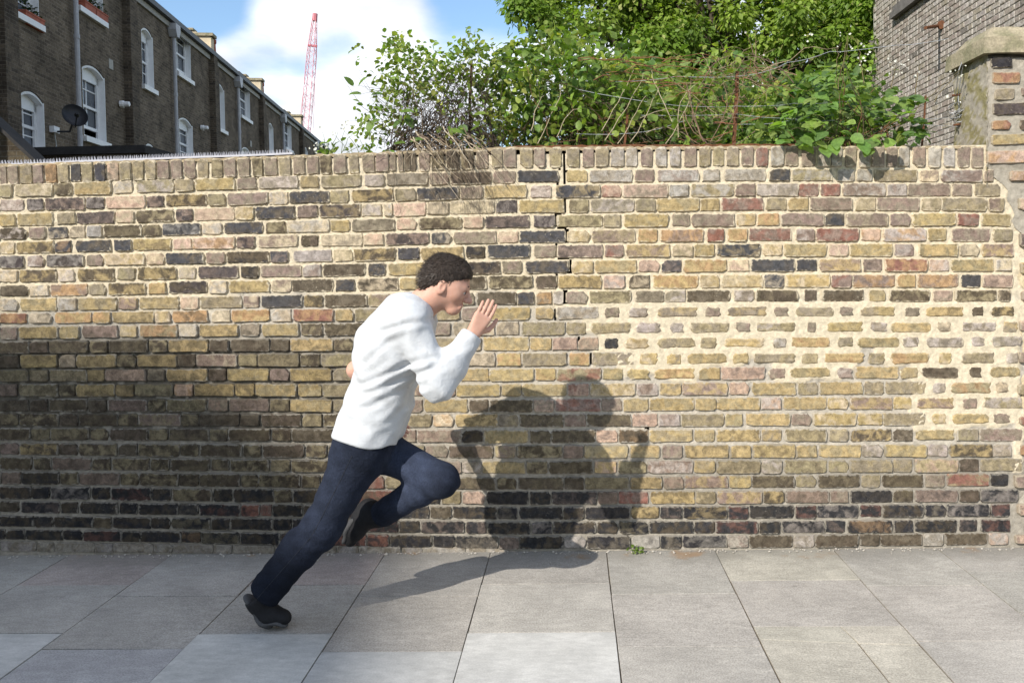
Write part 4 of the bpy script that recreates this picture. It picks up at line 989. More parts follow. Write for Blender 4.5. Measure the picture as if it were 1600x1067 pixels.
# ------------------------------------------------------------------ strip of bird spikes along the left of the wall top
def spike_strip():
    pts = [P(x, y, .05) for x, y in ((-90, 261), (0, 257.5), (60, 256), (130, 252), (200, 250), (300, 246), (380, 243.5), (458, 240))]
    r = empty('spike_strip', pts[4], 'pale plastic anti-climb spike strip along the wall top at the left', 'spikes')
    b = MB()
    for a, c in zip(pts[:-1], pts[1:]): b.hexa([a+Vector((0, -.012, -.006)), c+Vector((0, -.012, -.006)), c+Vector((0, .03, -.006)), a+Vector((0, .03, -.006))], [a+Vector((0, -.012, .004)), c+Vector((0, -.012, .004)), c+Vector((0, .03, .004)), a+Vector((0, .03, .004))])
    b.build('base_strip', M['spike'], r)
    b = MB()
    for a, c in zip(pts[:-1], pts[1:]):
        n = max(2, int((c-a).length/.0172))
        for k in range(n):
            p = a.lerp(c, k/n); 
            for yy in (0, .02): b.tube([p+Vector((0, yy, .003)), p+Vector((random.uniform(-.003, .003), yy-.006+random.uniform(-.003, .003), .024))], [.0033, .0012], 4)
    o = b.build('spikes', M['spike'], r); o['kind'] = 'stuff'
spike_strip()

# ------------------------------------------------------------------ gabled block across the road (behind the camera, to the left): it shades the wall's lower left
def street_block():
    y1 = -31.0
    def back(px, py):
        p = P(px, py, 0); return p-SUN_D*((p.y-y1)/SUN_D.y)
    pr = [back(*q) for q in ((-700, 378), (0, 506), (290, 552), (640, 858))]
    e = pr[3]-pr[2]; pr.append(pr[3]+e*.8); eave = pr[-1]
    x1 = eave.x; prof = [(p.x, p.z) for p in pr]; xa = prof[0][0]; prof = [(xa-9, prof[0][1]-3)]+prof
    x0 = prof[0][0]
    r = empty('mansard_block', ((x0+x1)/2, y1-6, -.15), 'tall brick block of flats with a mansard roof across the road', 'building')
    b = UVB(); y0 = y1-12; zw = eave.z
    b.box(x0, x1, y0, y1, -.15, zw-.05)
    b.build('wall', M['far_gable'], r)
    b = MB(); n = len(prof); pf = prof+[(x1, zw-.049), (x0, zw-.049)]; m = len(pf)
    b.add([(x, y1, z) for x, z in pf]+[(x, y0, z) for x, z in pf], [tuple(range(m-1, -1, -1)), tuple(range(m, 2*m))]+[(q, (q+1) % m, m+(q+1) % m, m+q) for q in range(m)])
    b.build('roof', M['slate'], r)
    for fl in range(5):
        for k in range(6):
            xx = x0+2.2+k*4.2; b = MB(); b.box(xx, xx+1.2, y1-.02, y1+.03, 1.2+fl*3, 2.9+fl*3); w = b.build('window', M['white_paint'], r)
            b = MB(); b.box(xx+.1, xx+1.1, y1+.031, y1+.036, 1.3+fl*3, 2.8+fl*3); b.build('pane', M['glass'], w)
street_block()

# ------------------------------------------------------------------ plants
def in_poly(x, y, poly):
    c = False; n = len(poly)
    for i in range(n):
        (x1, y1), (x2, y2) = poly[i], poly[(i+1) % n]
        if (y1 > y) != (y2 > y) and x < (x2-x1)*(y-y1)/(y2-y1)+x1: c = not c
    return c
def sample_poly(poly):
    xs = [p[0] for p in poly]; ys = [p[1] for p in poly]
    while True:
        x, y = random.uniform(min(xs), max(xs)), random.uniform(min(ys), max(ys))
        if in_poly(x, y, poly): return x, y
# leaf outlines: (along, across, up) unit length
LEAF_SMALL = ([(0,0,0),(.45,.30,.05),(1,0,-.08),(.45,-.30,.05)], [(0,1,2),(0,2,3)])
LEAF_OVAL = ([(0,0,0),(.28,.30,.06),(.68,.27,.03),(1,0,-.14),(.68,-.27,.03),(.28,-.30,.06),(.5,0,-.02)], [(0,6,1),(1,6,2),(2,6,3),(3,6,4),(4,6,5),(5,6,0)])
LEAF_BIG = ([(0,0,0),(.10,.26,.05),(.34,.42,.07),(.62,.36,.05),(.84,.20,0),(1,0,-.12),(.84,-.20,0),(.62,-.36,.05),(.34,-.42,.07),(.10,-.26,.05),(.3,0,-.01),(.65,0,-.03)],
            [(0,10,1),(1,10,2),(2,10,11),(2,11,3),(3,11,4),(4,11,5),(5,11,6),(6,11,7),(7,11,8),(8,11,10),(8,10,9),(9,10,0)])
def leaf_arrays(shape, pos, d, nrm, size, tint):
    """pos,d,nrm: Nx3; size N; tint Nx3 -> V,F,T"""
    pos, d, nrm, size, tint = map(np.asarray, (pos, d, nrm, size, tint))
    d = d/np.linalg.norm(d, axis=1, keepdims=True)
    s = np.cross(nrm, d); s /= np.linalg.norm(s, axis=1, keepdims=True)+1e-9
    u = np.cross(d, s)
    tv = np.array(shape[0], float); n, k = len(pos), len(tv)
    V = pos[:, None, :]+size[:, None, None]*(tv[None, :, 0, None]*d[:, None, :]+tv[None, :, 1, None]*s[:, None, :]+tv[None, :, 2, None]*u[:, None, :])
    F = (np.array(shape[1])[None]+(np.arange(n)*k)[:, None, None]).reshape(-1, 3)
    return V.reshape(-1, 3), F, np.repeat(tint, k, axis=0)
def leaves_obj(name, shape, pos, d, nrm, size, tint, parent, stuff=True, mat=None):
    V, F, T = leaf_arrays(shape, pos, d, nrm, size, tint)
    o = np_mesh(name, V, F, mat or M['leaf'], parent, tint=T)
    if stuff: o['kind'] = 'stuff'
    return o
def stems_obj(name, stems, parent, stuff=True):
    """stems: (points, r0, r1, rgb)"""
    b = MB(); T = []
    for pts, r0, r1, c in stems:
        k = len(b.v); m = len(pts); b.tube(pts, [r0+(r1-r0)*i/(m-1) for i in range(m)], 4, cap=False); T += [c]*(len(b.v)-k)
    base = wloc(parent); F4 = np.array(b.f)
    o = np_mesh(name, np.array(b.v), F4, M['stem'], parent, tint=np.array(T), smooth=True)
    if stuff: o['kind'] = 'stuff'
    return o
def curve(a, c, sag, n=6, wob=.02):
    a, c = Vector(a), Vector(c); mid = (a+c)/2+Vector(sag); L_ = (c-a).length
    out = []
    for i in range(n+1):
        t = i/n; p = a*(1-t)**2+mid*(2*t*(1-t))+c*t*t
        if 0 < i < n: p += Vector((random.gauss(0, 1), random.gauss(0, 1), random.gauss(0, 1)))*wob*L_*.5
        out.append(p)
    return out
rnd3 = lambda s=1.0: Vector((random.gauss(0, s), random.gauss(0, s), random.gauss(0, s)))
def sprays(clusters, per, size, spread, cols, up=.5, flat=.6):
    """clusters of leaves: returns arrays for leaves_obj"""
    pos, d, nr, sz, ti = [], [], [], [], []
    for c, k, sp in clusters:
        base = random.choice(cols); v0 = random.uniform(.72, 1.2)
        for _ in range(k):
            o = rnd3(sp); o.z *= flat
            p = c+o; dd = o.normalized()*1.0+rnd3(.5)+Vector((0, 0, -.35)); n = Vector((0, -.25, up))+rnd3(.55)
            pos.append(p); d.append(dd); nr.append(n); sz.append(size*random.uniform(.6, 1.35))
            v = v0*random.uniform(.75, 1.25); ti.append([q*v*random.uniform(.93, 1.07) for q in base])
    return pos, d, nr, sz, ti
GREEN = [(0.165, 0.255, 0.05), (0.14, 0.225, 0.045), (0.205, 0.285, 0.058), (0.11, 0.19, 0.048)]
YGREEN = [(0.27, 0.335, 0.06), (0.22, 0.305, 0.055), (0.31, 0.355, 0.08), (0.18, 0.265, 0.05)]
DGREEN = [(0.06, 0.11, 0.028), (0.075, 0.13, 0.032), (0.05, 0.095, 0.03)]

def big_tree():
    Y0 = 12.5; ctr = P(1120, -130, Y0); r = empty('broadleaf_tree', (ctr.x, Y0, -.16), 'broad sunlit green tree spreading behind the bramble hedge', 'tree')
    b = MB(); foot = Vector((ctr.x, Y0, -.16)); fork = Vector((ctr.x+.05, Y0, 3.6))
    b.tube([foot, foot+Vector((.03, 0, .4)), foot+Vector((0, .02, 1.7)), fork], [.42, .32, .28, .25], 12, cap=True); b.build('trunk', M['bark'], r, smooth=True)
    # limbs and crown clumps
    clumps = []
    reg = [(800,-20),(830,20),(880,60),(960,70),(1010,120),(1080,135),(1160,165),(1260,150),(1330,120),(1400,60),(1460,-60),(1400,-260),(1150,-330),(950,-260),(840,-120)]
    for k in range(210):
        x, y = sample_poly(reg); dep = Y0+random.uniform(-2.2, 2.0)
        if x < 1000 and random.random() < .45: continue
        clumps.append((P(x, y, dep), random.uniform(.34, .6)))
    for x, y in ((806, 5), (822, 14), (845, 30), (870, 20), (900, 45), (935, 30), (830, -15), (1355, 30), (1360, 70), (1345, 100), (1310, 130), (1360, 5), (1200, 60), (1240, 20), (1150, 20), (1280, 70), (1180, 110), (1320, 50)):
        clumps.append((P(x, y, Y0-2.2+random.uniform(-.3, .8)), random.uniform(.26, .42)))
    limbs = []
    for c, s in clumps[:46]:
        mid = fork.lerp(c, .5)+Vector((0, 0, .3)); pts = curve(fork, c, (random.uniform(-.3, .3), random.uniform(-.3, .3), .5), 6, .03)
        limbs.append((pts,   .10, .02, (0.075, 0.06, 0.045)))
    stems_obj('limb', limbs, r)
    pos, d, nr, sz, ti = [], [], [], [], []
    cols = [(0.185, 0.285, 0.04), (0.155, 0.25, 0.036), (0.23, 0.32, 0.055), (0.13, 0.215, 0.033)]
    for c, s in clumps:
        base = random.choice(cols); v0 = random.uniform(.8, 1.15)
        for _ in range(int(880*s)):
            o = rnd3(1).normalized()*s*1.25*random.random()**.4; o.z *= .75
            pos.append(c+o); d.append(o.normalized()*.8+rnd3(.35)+Vector((0, -.1, -.7))); nr.append(o.normalized()+Vector((0, -.3, .5))+rnd3(.4)); sz.append(random.uniform(.085, .15))
            v = v0*random.uniform(.75, 1.2)
            ti.append([q*v for q in (base if random.random() > .07 else (.33, .35, .12))])
    leaves_obj('crown', LEAF_SMALL, pos, d, nr, sz, ti, r)
big_tree()

def climber():
    r = empty('climbing_shrub', P(665, 240, .30), 'tangled leafy climber on bare dark twigs, sprawling over the wall under the clouds', 'shrub')
    stems = []; dark = [(0.06, 0.045, 0.035), (0.09, 0.07, 0.05), (0.045, 0.035, 0.03), (0.12, 0.09, 0.06)]
    reg = [(555,215),(575,165),(610,120),(640,75),(690,95),(745,60),(790,100),(800,228),(600,232)]
    ends = []
    for k in range(230):
        x, y = sample_poly(reg); Y = random.uniform(.10, .75); q = P(x, y, Y)
        a = P(random.uniform(600, 790), 236, Y*.5+.1)
        pts = curve(a, q, (random.uniform(-.1, .1), random.uniform(-.05, .05), random.uniform(-.02, .14)), 7, .06); ends.append(pts[-1])
        stems.append((pts, random.uniform(.0018, .004), .0009, random.choice(dark)))
    for k in range(260):           # short cross twigs
        x, y = sample_poly([(570,225),(600,140),(680,100),(760,100),(800,225)]); q = P(x, y, random.uniform(.1, .7))
        stems.append((curve(q, q+rnd3(.11)+Vector((0, 0, -.03)), rnd3(.03), 4, .08), .0016, .0007, random.choice(dark)))
    for (xa, ya, xb, yb) in ((610, 190, 556, 100), (600, 200, 530, 120), (640, 160, 560, 178), (612, 170, 556, 118), (600, 215, 552, 185)):
        stems.append((curve(P(xa, ya, .3), P(xb, yb, .3), (0, 0, -.03), 6, .03), .0018, .0008, dark[0]))
    stems.append(([P(735, 236, .5), P(734, 160, .5), P(737, 95, .5)], .012, .009, (0.12, 0.06, 0.04)))
    stems_obj('twigs', stems, r)
    cl = []
    for poly, n, k, sp in (([(585,125),(605,75),(628,60),(650,90),(690,85),(720,65),(745,48),(775,80),(780,105),(745,115),(700,150),(655,160),(600,165)], 135, 9, .036),
                           ([(560,215),(562,165),(600,150),(640,165),(620,220)], 34, 6, .035), ([(690,230),(690,150),(800,140),(805,230)], 46, 8, .04)):
        for _ in range(n): x, y = sample_poly(poly); cl.append((P(x, y, random.uniform(.10, .7)), random.randint(k-4, k+3), sp))
    for x, y in ((604,58),(612,62),(620,66),(628,70),(640,72),(655,70),(668,72),(738,46),(742,52),(560,75),(565,92),(590,118)): cl.append((P(x, y, .3), 6, .018))
    leaves_obj('foliage', LEAF_OVAL, *sprays(cl, 9, .034, .05, YGREEN+GREEN[:1]), r)
    big = [(565,147,-1,0),(580,148,1,0),(582,190,-.4,-1),(595,188,-1,-.3),(625,175,1,0),(635,184,.4,-.6),(628,188,-.6,-.5),(552,135,-.5,.6),(560,135,.6,.6),(615,225,1,.1),(640,222,1,.2),(700,205,1,-.1),(720,195,.3,-.7),(740,180,1,.1),(760,170,-.5,.2),(735,205,.4,.2)]
    for x, y, dx, dz in big:
        V, F, T = leaf_arrays(LEAF_BIG, [P(x, y, random.uniform(.05, .2))], [(dx, -.2, dz)], [(random.uniform(-.3, .3), -.5, .9)], np.array([random.uniform(.06, .085)]), [random.choice(GREEN)])
        np_mesh('leaf', V, F, M['leaf'], r, tint=T)
climber()

def dry_stems():
    r = empty('dry_stems', P(690, 236, .05), 'bunch of pale dry stems hanging over the wall top by the crack', 'dead plant')
    st = []; cols = [(0.36, 0.29, 0.20), (0.28, 0.22, 0.15), (0.44, 0.37, 0.27), (0.16, 0.12, 0.085)]
    for k in range(26):
        x0 = random.uniform(640, 725); a = P(x0, random.uniform(196, 222), random.uniform(.02, .22))
        q = P(x0+random.uniform(30, 95), random.uniform(262, 322), random.uniform(-.09, -.015))
        st.append((curve(a, q, (-.02, -.05, random.uniform(.03, .09)), 7, .025), random.uniform(.0018, .0036), .001, random.choice(cols)))
    for k in range(34):
        x0 = random.uniform(625, 740); a = P(x0, random.uniform(208, 236), random.uniform(.0, .22)); q = P(x0+random.uniform(-45, 60), random.uniform(236, 262), random.uniform(-.06, -.012))
        st.append((curve(a, q, (0, -.05, random.uniform(.0, .06)), 6, .06), random.uniform(.0014, .0026), .0009, random.choice(cols)))
    for k in range(26):
        x0 = random.uniform(665, 760); a = P(x0, 236, -.02); q = P(x0+random.uniform(-6, 50), random.uniform(285, 345), random.uniform(-.04, -.012))
        st.append((curve(a, q, (random.uniform(-.05, .05), -.03, -.01), 8, .04), .0013, .0006, (0.10, 0.08, 0.06)))
    for (xa, ya, xb, yb) in ((560, 248, 570, 240), (610, 240, 565, 262), (618, 232, 622, 262), (640, 230, 612, 250), (612, 262, 616, 350), (675, 280, 760, 345)):
        st.append((curve(P(xa, ya, -.02), P(xb, yb, -.015), (0.02, -.01, .02), 8, .05), .0013, .0008, (0.13, 0.10, 0.07)))
    stems_obj('stems', st, r)
dry_stems()

def hedge():
    r = empty('bramble_hedge', P(960, 240, .8), 'dense green bramble hedge with pale arching canes above the middle of the wall', 'hedge')
    cl = []
    reg = [(775,226),(768,170),(765,125),(790,80),(840,55),(900,62),(960,80),(1020,100),(1070,135),(1100,160),(1130,228)]
    for _ in range(330):
        x, y = sample_poly(reg); cl.append((P(x, y, random.uniform(.25, 1.5)), random.randint(8, 18), random.uniform(.04, .075)))
    for _ in range(90):
        x, y = sample_poly([(800,226),(800,170),(1130,170),(1330,190),(1350,226)]); cl.append((P(x, y, random.uniform(.5, 1.6)), random.randint(8, 16), .07))
    for x, y in ((768,112),(778,95),(790,80),(800,72),(815,62),(835,50),(850,48),(775,130),(765,118),(868,58),(890,55)): cl.append((P(x, y, .5), 10, .035))
    leaves_obj('foliage', LEAF_OVAL, *sprays(cl, 9, .052, .05, GREEN+YGREEN+DGREEN[1:2]), r)
    st = []
    for k in range(240):
        x, y = sample_poly(reg); q = P(x, y, random.uniform(.2, 1.3)); a = P(random.uniform(790, 1130), 236, random.uniform(.3, 1.0))
        st.append((curve(a, q, (random.uniform(-.15, .15), 0, random.uniform(0, .2)), 7, .05), random.uniform(.002, .004), .001, random.choice([(0.09, 0.07, 0.05), (0.12, 0.09, 0.06), (0.07, 0.08, 0.04), (0.17, 0.09, 0.05)])))
    for (xa, ya, xb, yb, sx) in ((840, 225, 880, 135, .05), (940, 205, 990, 110, .06), (945, 220, 1005, 115, .08), (965, 225, 1010, 150, .05), (985, 222, 1030, 135, .06), (870, 215, 905, 170, 0), (1060, 215, 1090, 130, -.08),
                             (1040, 225, 1075, 140, .1), (1010, 208, 1075, 214, .0), (1000, 185, 1090, 180, 0), (830, 205, 850, 150, 0), (1050, 190, 1018, 110, -.05)):
        st.append((curve(P(xa, ya, .15), P(xb, yb, .25), (sx, 0, .08), 8, .02), .0032, .0015, (0.36, 0.30, 0.20)))
    for k in range(14):
        x = random.uniform(880, 1060); st.append((curve(P(x, random.uniform(90, 150), .2), P(x+random.uniform(60, 150), random.uniform(90, 150), .3), (0, 0, .06), 8, .03), .0025, .0015, (0.24, 0.11, 0.06)))
    stems_obj('canes', st, r)
    # spikes of grass-like rust on the wall edge
hedge()

def back_hedge():
    r = empty('background_hedge', P(1160, 240, 2.6), 'shaded dark green hedge behind the brambles and below the tree', 'hedge')
    cl = []
    for _ in range(420):
        x, y = sample_poly([(900,240),(900,130),(1000,110),(1120,120),(1200,140),(1330,110),(1345,150),(1350,240)]); cl.append((P(x, y, random.uniform(2.0, 3.6)), random.randint(16, 30), .12))
    leaves_obj('foliage', LEAF_SMALL, *sprays(cl, 9, .085, .05, DGREEN[:1]+GREEN), r)
    stems_obj('stems', [(curve(P(random.uniform(900, 1350), 300, 2.8), c, (0, 0, .1), 5, .05), .012, .004, (.06, .05, .04)) for c, _, _ in cl[::6]], r)
back_hedge()

def dead_brambles():
    r = empty('dead_brambles', P(1150, 236, .3), 'tangle of dead brown bramble canes around the rusty post', 'dead plant')
    st = []; cols = [(0.20, 0.13, 0.09), (0.28, 0.19, 0.12), (0.15, 0.10, 0.075), (0.34, 0.26, 0.17), (0.24, 0.10, 0.06)]
    for k in range(135):
        c = random.choice([(1150, 110, 40, 28), (1190, 120, 45, 25), (1120, 130, 50, 30), (1150, 165, 70, 40), (1110, 185, 40, 25)])
        x, y = random.gauss(c[0], c[2]*.6), random.gauss(c[1], c[3]*.6)
        if y > 225: continue
        a = P(x, y, random.uniform(.05, .6)); q = a+Vector((random.gauss(0, .16), random.gauss(0, .05), random.gauss(0, .09)))
        st.append((curve(a, q, (random.gauss(0, .04), 0, random.gauss(0, .05)), 6, .05), random.uniform(.0014, .0028), .001, random.choice(cols)))
    for (xa, ya, xb, yb, sx, sz) in ((1070, 175, 1130, 218, -.05, -.12), (1068, 180, 1125, 220, -.1, -.14), (1100, 222, 1080, 120, -.06, 0), (1110, 222, 1130, 130, .1, .05), (1180, 205, 1105, 219, 0, -.1), (1105, 225, 1085, 160, -.08, .0),
                                 (1120, 222, 1155, 140, .06, 0), (1098, 220, 1072, 130, -.02, 0), (1090, 140, 1160, 90, 0, .15), (1240, 130, 1165, 90, 0, .1), (1245, 118, 1180, 105, 0, .02)):
        st.append((curve(P(xa, ya, .08), P(xb, yb, .12), (sx, 0, sz), 9, .02), .003, .0016, random.choice(cols[:4])))
    stems_obj('canes', st, r)
    cl = [(P(*sample_poly([(1080,222),(1090,130),(1110,70),(1150,60),(1200,110),(1240,150),(1240,222)]), random.uniform(.2, .8)), random.randint(4, 9), .05) for _ in range(75)]
    leaves_obj('foliage', LEAF_OVAL, *sprays(cl, 6, .045, .05, GREEN+YGREEN), r)
dead_brambles()

def flower_cluster(c, n, sp, parent, s=.0085):
    V, F = [], []
    for _ in range(n):
        p = c+rnd3(sp); ax = (Vector((random.gauss(0, .5), -1, random.gauss(.4, .5)))).normalized(); a = ax.orthogonal().normalized(); b_ = ax.cross(a); sz = s*random.uniform(.7, 1.3)
        for k in range(5):
            t = 6.283*k/5; u = a*math.cos(t)+b_*math.sin(t); w = a*-math.sin(t)+b_*math.cos(t); i = len(V)
            V += [tuple(p), tuple(p+u*sz*.6+w*sz*.4+ax*.002), tuple(p+u*sz+ax*.003), tuple(p+u*sz*.6-w*sz*.4+ax*.002)]; F.append((i, i+1, i+2, i+3))
    o = np_mesh('blossom', V, F, M['petal'], parent); o['kind'] = 'stuff'; return o
def bramble():
    r = empty('bramble_bush', P(1330, 236, .2), 'bramble with large serrated leaves and white blossom overhanging the wall near the pier', 'bramble')
    st = []; tips = []
    for k in range(46):
        x, y = sample_poly([(1215,222),(1235,170),(1280,125),(1312,85),(1345,110),(1400,150),(1475,165),(1478,190),(1430,220)])
        a = P(random.uniform(1240, 1400), 240, random.uniform(.05, .3)); q = P(x, y, random.uniform(-.08, .4)); pts = curve(a, q, (random.uniform(-.06, .06), -.03, .08), 7, .03); tips.append(pts)
        st.append((pts, .0035, .0014, random.choice([(0.12, 0.13, 0.05), (0.17, 0.09, 0.05), (0.10, 0.08, 0.05)])))
    for xa, ya, xb, yb in ((1303, 225, 1325, 60), (1310, 140, 1325, 55), (1440, 200, 1455, 195), (1400, 205, 1500, 110), (1350, 130, 1340, 70), (1390, 150, 1402, 100), (1430, 150, 1440, 100), (1460, 160, 1500, 115), (1305, 130, 1310, 75)):
        st.append((curve(P(xa, ya, .1), P(xb, yb, .15), (0, 0, .04), 7, .03), .003, .0014, (0.15, 0.12, 0.06)))
    stems_obj('canes', st, r)
    reg = [(1205,224),(1222,185),(1250,150),(1245,125),(1290,105),(1330,105),(1375,130),(1420,150),(1455,150),(1482,160),(1462,185),(1445,205),(1420,224),(1330,228)]
    data = []
    def add(c, d, n, s, col): data.append((c, d, n, s, col))
    cols = [(0.175, 0.285, 0.065), (0.205, 0.31, 0.065), (0.145, 0.24, 0.06), (0.23, 0.325, 0.085), (0.115, 0.195, 0.055)]
    for k in range(120):
        x, y = sample_poly(reg); c = P(x, y, random.uniform(-.13, .42)); col = random.choice(cols); s = random.uniform(.052, .092)
        a = random.uniform(-.5, 3.64) if random.random() < .75 else random.uniform(0, 6.28)
        dv = Vector((math.cos(a), -.45+random.gauss(0, .3), -.25+random.gauss(0, .25))); n = Vector((random.gauss(-.15, .3), random.gauss(-.45, .3), 1))
        add(c, dv, n, s, col)
        for sg in (-1, 1):
            if random.random() < .85:
                side = Vector((-dv.y, dv.x, 0)).normalized()*sg; add(c+dv.normalized()*.004, dv*.35+side*.9+Vector((0, 0, -.1)), n+rnd3(.15), s*random.uniform(.65, .85), col)
    for x, y in ((1250,215),(1275,222),(1290,205),(1300,225),(1260,200),(1345,222),(1370,222),(1330,212),(1395,218),(1310,216),(1285,228),(1360,230)):
        add(P(x, y, -.10), Vector((random.uniform(-1, 1), -.5, -.6)), Vector((0, -.7, .7))+rnd3(.2), random.uniform(.07, .095), random.choice(cols))
    data.sort(key=lambda q: -q[3])
    for c, d, n, s, col in data[:240]:
        V, F, T = leaf_arrays(LEAF_BIG, [c], [d], [n], np.array([s]), [[q*random.uniform(.9, 1.1) for q in col]])
        np_mesh('leaf', V, F, M['leaf'], r, tint=T)
    rest = data[240:]
    extra = [(P(*sample_poly([(1205,226),(1230,180),(1290,140),(1400,170),(1440,200),(1420,226)]), random.uniform(.25, .7)), 6, .05) for _ in range(60)]
    leaves_obj('foliage', LEAF_OVAL, *sprays(extra, 6, .06, .05, DGREEN+GREEN), r)
    if rest: leaves_obj('small_leaves', LEAF_BIG, [q[0] for q in rest], [q[1] for q in rest], [q[2] for q in rest], [q[3] for q in rest], [q[4] for q in rest], r)
    for x, y, n in ((1325,50,9),(1345,72,7),(1328,72,6),(1340,92,6),(1355,98,7),(1395,112,7),(1405,98,9),(1412,105,6),(1425,110,6),(1442,118,5),(1495,106,6),(1503,112,6),(1488,147,9),(1470,155,5),(1310,70,5),(1385,95,5),(1350,90,4),(1275,58,4),(1190,92,6),(1185,128,6),(1165,52,5),(1262,62,5)):
        flower_cluster(P(x, y, .12), max(2, n//2), .017, r, .0065)
bramble()

def weeds():
    r = empty('flowering_weed', P(525, 238, .1), 'small weed with white flowers and green leaves standing on the wall before the far roofs', 'weed')
    st = [(curve(P(random.uniform(505, 575), 240, .1), P(x, y, .12), (0, 0, .02), 5, .04), .0018, .001, (.14, .17, .06)) for x, y in ((505,207),(520,210),(535,200),(540,190),(528,205),(552,207),(560,212),(545,225),(575,225),(512,222),(498,228))]
    stems_obj('stems', st, r)
    cl = [(P(x, y, .12), 4, .018) for x, y in ((515,222),(525,225),(505,232),(535,232),(560,228),(570,222),(575,232),(590,225),(548,236),(520,236),(600,232))]
    leaves_obj('foliage', LEAF_OVAL, *sprays(cl, 4, .042, .03, GREEN), r)
    for x, y, n in ((505,208,5),(520,210,6),(500,230,5),(512,228,4),(540,192,4),(536,202,4),(492,236,4)): flower_cluster(P(x, y, .1), n, .012, r, .008)
    r = empty('small_weed', (P(993, 858, -.03)), 'tiny bright green weed growing at the foot of the wall', 'weed')
    cl = [(P(x, y, -.035), 7, .011) for x, y in ((986,857),(993,856),(1000,857),(994,852))]
    leaves_obj('foliage', LEAF_OVAL, *sprays(cl, 4, .02, .02, [(.15, .22, .04)]), r)
weeds()

# rusty posts and strands of wire along the back of the wall
def wire_fence():
    r = empty('wire_fence', P(1145, 240, .28), 'rusty iron fence posts with slack strands of wire above the wall', 'fence')
    for x, ya, yb, w in ((1146, 232, 112, .013), (975, 232, 170, .009), (1440, 232, 150, .006)):
        b = MB(); a, q = P(x, ya, .28), P(x+6, yb, .28); b.tube([a, a.lerp(q, .5)+Vector((.003, 0, 0)), q], w, 4); b.build('post', M['rust'], r)
    for pts in (((960,128),(1060,120),(1171,118),(1232,98),(1296,81),(1370,74),(1482,61)), ((900,140),(1060,165),(1146,166),(1240,162),(1330,158)), ((1000,180),(1146,178),(1230,185),(1350,188),(1495,184)), ((1146,195),(1240,188),(1330,186),(1496,198)), ((900,210),(1010,206),(1090,180))):
        b = MB(); P_ = [P(x, y, .27) for x, y in pts]
        fine = []
        for a, q in zip(P_[:-1], P_[1:]):
            for k in range(4): fine.append(a.lerp(q, k/4)+Vector((0, 0, -.008*math.sin(math.pi*k/4)))+rnd3(.0016))
        fine.append(P_[-1]); b.tube(fine, .0015, 4); b.build('strand', M['galv'], r)
    # rusted strip along the top of the brickwork
    r2 = empty('rusty_strip', P(1000, 231, .06), 'rust brown iron strip lying along the wall top in front of the hedge', 'iron strip')
    b = MB(); xs = list(range(765, 1262, 8)); pt = [P(x, row_y(0, x, 0)-4.5+random.uniform(-1.2, 1.2)+(2 if x < 800 else 0), .03) for x in xs]
    for a, q in zip(pt[:-1], pt[1:]): b.hexa([a+Vector((0, 0, -.012)), q+Vector((0, 0, -.012)), q+Vector((0, .03, -.012)), a+Vector((0, .03, -.012))], [a, q, q+Vector((0, .03, 0)), a+Vector((0, .03, 0))])
    b.build('strip', M['rust'], r2)
wire_fence()
def litter():
    b = MB()
    for k in range(420):
        x = random.uniform(-3.2, 2.6); y = -abs(random.gauss(0, .035))-.006 if random.random() < .8 else random.uniform(-.3, 0); s = random.uniform(.003, .009)
        if y < -.05: s *= .6
        p = [Vector((x, y, .001+s*.3))+Vector(v)*s*random.uniform(.7, 1.2) for v in ((1,0,0),(-1,0,0),(0,1,0),(0,-1,0),(0,0,.7),(0,0,-.7))]
        b.add(p, [(0,2,4),(2,1,4),(1,3,4),(3,0,4),(2,0,5),(1,2,5),(3,1,5),(0,3,5)])
    o = b.build('gravel', plain('mortar_crumbs', (0.48, 0.44, 0.38), 0.95, 0.3, 60), loc=(0, 0, 0)); tag(o, 'crumbs of mortar and grit along the foot of the wall', 'gravel', kind='stuff')
litter()

